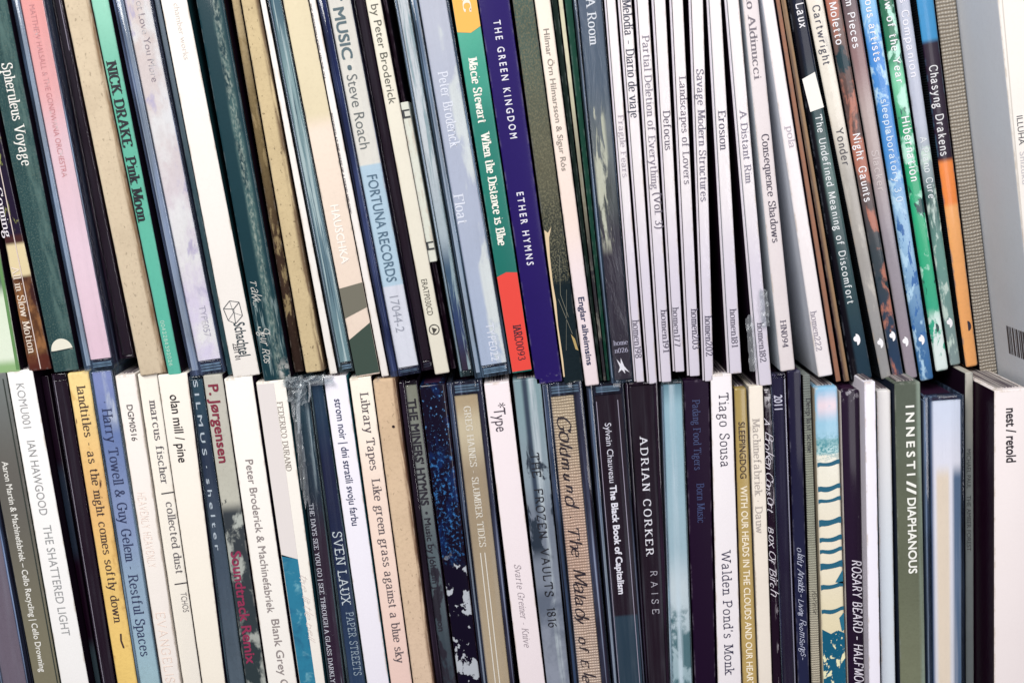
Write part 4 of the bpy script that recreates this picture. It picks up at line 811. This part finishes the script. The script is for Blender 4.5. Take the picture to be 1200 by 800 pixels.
line(it, 'card_edge', [(-12, 470), (-12, 850)], 0.8, (170, 160, 176)); line(it, 'card_edge', [(14, 470), (14, 850)], 0.8, (170, 160, 176))
it = B((733, 771), (757, 785), 448, 0.0, 'jewel', 'all black jewel case with widely spaced white serif capitals')
jewel(it, paper('black_card_e', (34, 8, 30), grain=0, coat=0.1), uL=-0.8, uR=0.7, end=0.001, body=(38, 16, 40), amount=0.55, streak=0.0)
text(it, 'ADRIAN CORKER', 512, 651, 10, 'caps', (240, 236, 240), u=-1); text(it, 'R A I S E', 669, 720, 9, 'thin', (214, 208, 216), u=2)
it = B((776, 800), (787, 812), 447, 0.0, 'jewel', 'pale aqua case with a cloudy mountain photo near the bottom')
jewel(it, paper('aqua_card', (160, 190, 200), stops=S(it, [(450, (110, 146, 158)), (480, (156, 190, 200)), (640, (166, 192, 200)), (690, (204, 216, 218)), (800, (160, 184, 188))]), grain=0.03, blots=[(-1, wloc(it, 715), -1, 1, 150, 0.7, 0.5, 0.05, (74, 112, 118)), (-1, 1, -0.0008, 0.0006, 240, 0.03, 0.5, 0.1, (206, 222, 228))]), uL=-0.92, uR=0.92, end=0.001, body=(120, 156, 168), amount=0.08)
it = B((801, 831), (814, 839), 445, 0.001, 'digi', 'violet black spine with dim blue serif letters, left of the white typewriter one')
digi(it, paper('violet_black_board', (38, 16, 48), grain=0.02, rough=0.5))
text(it, 'Padang Food Tigers', 468, 550, 10, 'serif', (56, 68, 108), u=-1); text(it, 'Born Music', 566, 612, 10, 'serif', (50, 62, 104), u=1)
it = B((832, 858), (841, 869), 438, 0.0, 'digi', 'tallest white spine of the lower row with black typewriter letters')
digi(it, paper('typewriter_white_board', (234, 230, 232), grain=0.01))
text(it, 'Tiago Sousa', 460, 547, 13, 'type', (44, 38, 62), u=2); text(it, "Walden Pond's Monk", 645, 789, 12, 'type', (44, 40, 72), u=0)
it = B((860, 875), (870, 888), 454, 0.0, 'digi', 'narrow mustard gold spine with dark and cream capitals')
digi(it, paper('mustard_print', (174, 150, 90), grain=0.05, coat=0.4, rough=0.35, stops=S(it, [(450, (160, 138, 78)), (600, (176, 152, 92)), (800, (186, 160, 98))])), side=paper('olive_dark_side', (52, 40, 46)), round_=0.0012)
text(it, 'SLEEPINGDOG', 494, 560, 8.5, 'sans', (66, 50, 40), u=0, weight=0.01); text(it, 'WITH OUR HEADS IN THE CLOUDS AND OUR HEARTS IN THE FIELDS', 569, 868, 8.5, 'sans', (240, 230, 206), u=0, weight=0.014)
it = B((877, 894), (889, 905), 452, 0.0, 'digi', 'narrow cream spine with faint grey serif letters, right of the mustard one')
digi(it, paper('cream_board_f', (232, 224, 210), grain=0.02), side=paper('cream_side', (150, 146, 140)))
text(it, 'Machinefabriek · Dauw', 490, 624, 9.5, 'serif', (178, 170, 162), u=-1)
it = B((895, 903), (906, 916), 456, 0.001, 'thin', 'thin shiny black sleeve with white script and scuffed edges', cat='disc sleeve')
board(it, paper('shiny_black_print', (34, 12, 36), grain=0, coat=0.9, rough=0.2, wrinkle=0.6, blots=[(-1, 1, 0.0004, 0.004, 900, 0.15, 0.6, 0.02, (196, 188, 196)), (wloc(it, 472), 1, -1, 1, 500, 1, 0.5, 0.03, (226, 222, 226))]), round_=0.0003)
text(it, 'A Broken Consort    Box Of Birch', 488, 694, 9, 'hand', (226, 222, 230), u=-1)
it = B((904, 921), (917, 933), 438, 0.0, 'jewel', 'midnight blue case with a bright right edge and a year printed in condensed digits')
jewel(it, paper('midnight_card', (34, 26, 64), stops=S(it, [(450, (34, 26, 66)), (800, (36, 20, 52))]), grain=0.02), uL=-0.9, uR=0.7, end=0.001, body=(40, 34, 80), amount=0.35, streak=0.1)
text(it, '2011', 463, 480, 11, 'sans', (222, 218, 232), u=-1, weight=0.015); line(it, 'bright_edge_line', [(7.4, 445), (7.4, 860)], 1.3, (224, 216, 228))
it = B((923, 939), (935, 949), 434, 0.0, 'digi', 'navy spine with tiny white script, left of the thin grey cloth one')
digi(it, paper('navy_board', (30, 30, 66), grain=0.04, coat=0.3, stops=S(it, [(450, (30, 26, 62)), (800, (40, 46, 84))])), round_=0.0006)
text(it, 'Ólafur Arnalds ~ Living Room Songs ~', 640, 772, 7, 'hand', (206, 212, 232), u=0)
it = B((941, 950), (951, 962), 439, 0.001, 'thin', 'thin grey cloth spine beside the striped wave case', cat='disc sleeve')
board(it, paper('grey_cloth', (150, 156, 146), weave=0.55, grain=0.1, rough=0.9, stops=S(it, [(450, (126, 134, 130)), (560, (150, 156, 140)), (800, (190, 184, 164))])), round_=0.0005)
text(it, 'Deep last scene', 466, 530, 6, 'serif', (52, 52, 56), u=1); text(it, 'forest', 690, 718, 5, 'hand', (80, 76, 70), u=1)
it = B((954, 982), (963, 992), 453, 0.0, 'digi', 'spine printed with cream and teal wave stripes under a pale blue sky')
digi(it, paper('wave_print', (232, 226, 204), stops=S(it, [(456, (132, 184, 214)), (512, (150, 194, 214)), (516, (120, 170, 176)), (530, (170, 204, 204)), (534, (228, 226, 210)), (640, (232, 224, 202)), (738, (226, 216, 180))]), grain=0.03, coat=0.35, blots=[(wloc(it, 486), wloc(it, 464), -0.0028, 0.003, 220, 1, 0.45, 0.1, (222, 206, 214)), (wloc(it, 535), wloc(it, 514), -1, 1, 900, 1.2, 0.5, 0.06, (70, 140, 150))]), side=paper('sand_side', (150, 140, 120)), round_=0.0009)
for y, h in ((540, 4), (568, 5), (583, 3.5), (607, 6), (628, 4.5), (642, 4), (658, 6), (683, 4.5), (712, 4)):
    n = 8; up = [(-.97+1.94*i/n, y+3.2*math.sin(math.pi*i/n)-i*0.35+(1.2 if i in (0, n) else 0)) for i in range(n+1)]
    dn = [(u, yy+h*(1.1+0.12*math.sin(u*3+y)+0.15*abs(u)**3)) for u, yy in reversed(up)]
    poly(it, 'printed_wave', up+dn, (16, 92, 118), layer=2)
poly(it, 'printed_shore', [(.97, 668), (.3, 682), (.97, 684)], (22, 104, 130), 2); poly(it, 'printed_shore', [(.97, 718), (.55, 724), (.75, 740), (.97, 738)], (22, 104, 130), 2)
poly(it, 'printed_sea', [(-.97, 736), (-.2, 742), (.4, 738), (.97, 742), (.97, 860), (-.97, 860)], (20, 98, 130), 2, mat=paper('foam_and_sea_print', (14, 88, 116), blots=[A+(300, 0.7, 0.56, 0.015, (230, 228, 186)), A+(800, 0.7, 0.66, 0.02, (230, 228, 186))], grain=0.03, coat=0.3))
it = B((985, 1007), (994, 1013), 457, 0.0, 'digi', 'purple black spine with slanted white capitals and chipped edge')
digi(it, paper('purple_black_board', (38, 14, 48), grain=0, coat=0.4, blots=[(-1, 1, 0.0016, 0.006, 420, 0.25, 0.64, 0.015, (220, 214, 222)), (wloc(it, 463), 1, -1, 1, 700, 1, 0.56, 0.03, (214, 208, 218))]), side=paper('cream_side_b', (206, 200, 196)), round_=0.0005)
text(it, 'ROSARY BEARD – HALFMOON FEVER', 655, 850, 12, 'slant', (226, 222, 232), u=3)
it = B((1008, 1026), (1014, 1032), 447, -0.004, 'digi', 'bright white spine standing slightly forward with no lettering')
digi(it, paper('bright_white_board', (238, 236, 246), grain=0.01), side=paper('lilac_side', (200, 196, 206)))
it = B((1027, 1044), (1033, 1050), 457, 0.0, 'digi', 'plain pale grey spine between the bright white and the moss green ones')
digi(it, paper('pale_grey_board', (216, 218, 222), stops=S(it, [(450, (222, 220, 218)), (700, (208, 218, 226))]), grain=0.02), side=paper('teal_dark_side', (20, 60, 76)), round_=0.0006)
it = B((1048, 1079), (1055, 1085), 448, -0.002, 'digi', 'moss green spine with bold white capitals and a double slash')
digi(it, paper('moss_board', (94, 104, 84), grain=0.08, bump=0.4, rough=0.6, stops=S(it, [(450, (76, 86, 72)), (640, (92, 98, 78)), (800, (114, 120, 96))]), blots=[(-1, 1, 0.0026, 0.0042, 500, 0.03, 0.4, 0.15, (128, 144, 130))]), side=paper('moss_side', (24, 34, 52)), round_=0.0006)
text(it, 'I N N E S T I', 475, 556, 11, 'sans', (240, 242, 234), u=2, weight=0.03); text(it, '//', 563, 578, 12, 'sans', (240, 242, 234), u=2, weight=0.03); text(it, 'DIAPHANOUS', 583, 671, 11, 'sans', (240, 242, 234), u=2, weight=0.02)
it = B((1082, 1130), (1087, 1131), 464, 0.0, 'jewel', 'thick clear jewel case with a milky white card over a cream stripe')
jewel(it, paper('milky_card', (236, 236, 244), stops=S(it, [(470, (226, 232, 246)), (550, (238, 236, 244)), (800, (226, 224, 228))]), grain=0.02, blots=[(-1, wloc(it, 552), -0.0022, 0.0016, 60, 0.01, 0.1, 0.05, (240, 222, 198)), (-1, 1, -0.01, -0.0032, 300, 0.01, 0.4, 0.1, (60, 84, 120)), (-1, wloc(it, 552), 0.0028, 0.01, 300, 0.01, 0.4, 0.1, (84, 110, 140))]), uL=-0.7, uR=0.86, end=0.002, end2=0.0015, body=(56, 84, 124), amount=0.16)
it = B((1131, 1141), (1132, 1142), 436, 0.004, 'thin', 'thin olive grey spine with tiny dark capitals, right of the thick clear case', cat='disc sleeve')
board(it, paper('olive_grey_sleeve', (150, 154, 150), grain=0.05, stops=S(it, [(450, (176, 174, 164)), (560, (140, 146, 144)), (800, (128, 136, 138))])), round_=0.0008)
text(it, 'MICHAEL PAUL', 526, 572, 5, 'sans', (60, 60, 66), u=-1); text(it, 'THE AMBER FOREST', 580, 645, 5, 'sans', (60, 60, 66), u=-1)
it = B((1160, 1204), (1162, 1206), 456, -0.010, 'digi', 'broad pinkish white case with short bold black words at the lower right')
digi(it, paper('retold_white_board', (234, 226, 224), grain=0.01), side=paper('black_cover', (34, 8, 30), grain=0, rough=0.35), round_=0.0005)
text(it, 'nest / retold', 478, 541, 13, 'sans', (34, 26, 34), u=0, weight=0.02)
# ------------------------------------------------------------------ torn film on the wrapped cases
def crumple(it, cx, cy, wd, ht, name, seed, n=7, m=12, out=0.002):
    """loose wrapping film, creased: centred cx px from the spine centre, at photo height cy"""
    rr = random.Random(seed); bm = bmesh.new(); k = 1/4100; w = wloc(it, cy); grid = []
    for i in range(m+1):
        row = []
        for j in range(n+1):
            a = j/n-0.5; b = i/m-0.5
            edge = 1-0.45*abs(b)*rr.random()
            x = cx*k+a*wd*k*edge+rr.uniform(-1, 1)*wd*k*0.08; z = w+b*ht*k+rr.uniform(-1, 1)*ht*k*0.05
            y = -0.0003-abs(rr.gauss(0, 1))*out*0.5-out*0.3*(1-4*a*a)
            row.append(bm.verts.new((x, y, z)))
        grid.append(row)
    for i in range(m):
        for j in range(n):
            q = (grid[i][j], grid[i][j+1], grid[i+1][j+1], grid[i+1][j])
            bm.faces.new((q[0], q[1], q[2])); bm.faces.new((q[0], q[2], q[3]))
    bmesh.ops.solidify(bm, geom=bm.faces[:], thickness=0.00006)
    return link(name, bm, film(), it.root)
crumple(WRAPPED, 7, 362, 10, 46, 'torn_film', 4, n=5, m=12, out=0.0014)
crumple(WRAPPED, -12, 400, 9, 64, 'torn_film', 9, n=5, m=10, out=0.0008)
crumple(FILM_B, -3, 455, 24, 34, 'torn_film', 12, n=8, m=10, out=0.003)
crumple(FILM_B, -8, 525, 9, 140, 'torn_film', 17, n=5, m=16, out=0.0014)
crumple(FILM_B, 12, 446, 60, 12, 'torn_film', 21, n=12, m=4, out=0.003)
# twisted rope of film over the top
cu = bpy.data.curves.new('film_twist', 'CURVE'); cu.dimensions = '3D'; cu.bevel_depth = 0.00045; cu.bevel_resolution = 2
for pts in ([(-6, 505), (-5, 480), (1, 452), (6, 443), (14, 447), (13, 462), (10, 470)], [(-5, 500), (0, 462), (8, 446), (22, 441)]):
    sp = cu.splines.new('POLY'); sp.points.add(len(pts)-1)
    for q, (x, y) in enumerate(pts): sp.points[q].co = (x/4100, -0.002-0.0006*(q % 2), wloc(FILM_B, y), 1); sp.points[q].radius = random.uniform(0.5, 1.3)
tmp = bpy.data.objects.new('film_twist_source', cu); C.objects.link(tmp); bpy.context.view_layer.update()
me = bpy.data.meshes.new_from_object(tmp.evaluated_get(bpy.context.evaluated_depsgraph_get())); me.name = 'film_twist'; bpy.data.objects.remove(tmp); me.materials.clear()
fo = bpy.data.objects.new('film_twist', me); C.objects.link(fo); me.materials.append(film()); fo.parent = FILM_B.root

# ------------------------------------------------------------------ lettering in the plain sans face
made = []
for (it, s, w0, w1, ch, uu, m, weight, horiz) in pending:
    cu = bpy.data.curves.new('lettering', 'FONT'); cu.body = s; cu.size = 1.0;  cu.resolution_u = 3; cu.fill_mode = 'BOTH'
    o = bpy.data.objects.new('lettering_source', cu); C.objects.link(o); made.append(o)
bpy.context.view_layer.update()
dg = bpy.context.evaluated_depsgraph_get()
for o, (it, s, w0, w1, ch, uu, m, weight, horiz) in zip(made, pending):
    me = bpy.data.meshes.new_from_object(o.evaluated_get(dg)); me.name = 'lettering'
    xs = [v.co.x for v in me.vertices]; x0, x1 = min(xs), max(xs)
    sx = (w0-w1)/(x1-x0); sy = ch/0.73; yf = front(it)
    for v in me.vertices: v.co = ((v.co.y-0.36)*sy+uu, yf, w0-(v.co.x-x0)*sx)
    if weight > 0:
        bm = bmesh.new(); bm.from_mesh(me); src = bm.verts[:]+bm.edges[:]+bm.faces[:]; d = 0.014+weight*1.2
        for q, (a, b) in enumerate(((1, 0), (0, 1), (1, 1)) if weight > 0.015 else ((1, 1),)):
            g = bmesh.ops.duplicate(bm, geom=src)
            for v in g['geom']:
                if isinstance(v, bmesh.types.BMVert): v.co += Vector((sy*d*a, -0.000005*(q+1), -sx*d*b))
        bm.to_mesh(me); bm.free()
    me.materials.clear(); me.materials.append(m)
    t = bpy.data.objects.new('lettering', me); C.objects.link(t); t.parent = it.root
for o in made:
    d = o.data; bpy.data.objects.remove(o); bpy.data.curves.remove(d)

# ------------------------------------------------------------------ the shelf: board under the lower row, panel behind both
def slab(name, lo, hi, mat):
    bm = bmesh.new(); v = [bm.verts.new((x, y, z)) for x in (lo[0], hi[0]) for y in (lo[1], hi[1]) for z in (lo[2], hi[2])]
    for q in ((0, 1, 3, 2), (4, 6, 7, 5), (0, 4, 5, 1), (2, 3, 7, 6), (0, 2, 6, 4), (1, 5, 7, 3)): bm.faces.new([v[i] for i in q])
    o = link(name, bm, mat); o['kind'] = 'structure'; return o
zmin = min(i.base.z for i in ITEMS)-0.002
shelf_m = paper('shelf_wood', (60, 34, 54), grain=0.05, rough=0.6)
slab('shelf_board', (-0.35, -0.03, zmin-0.018), (0.35, 0.16, zmin), shelf_m)
slab('back_panel', (-0.35, 0.16, zmin-0.018), (0.35, 0.175, 0.16), shelf_m)
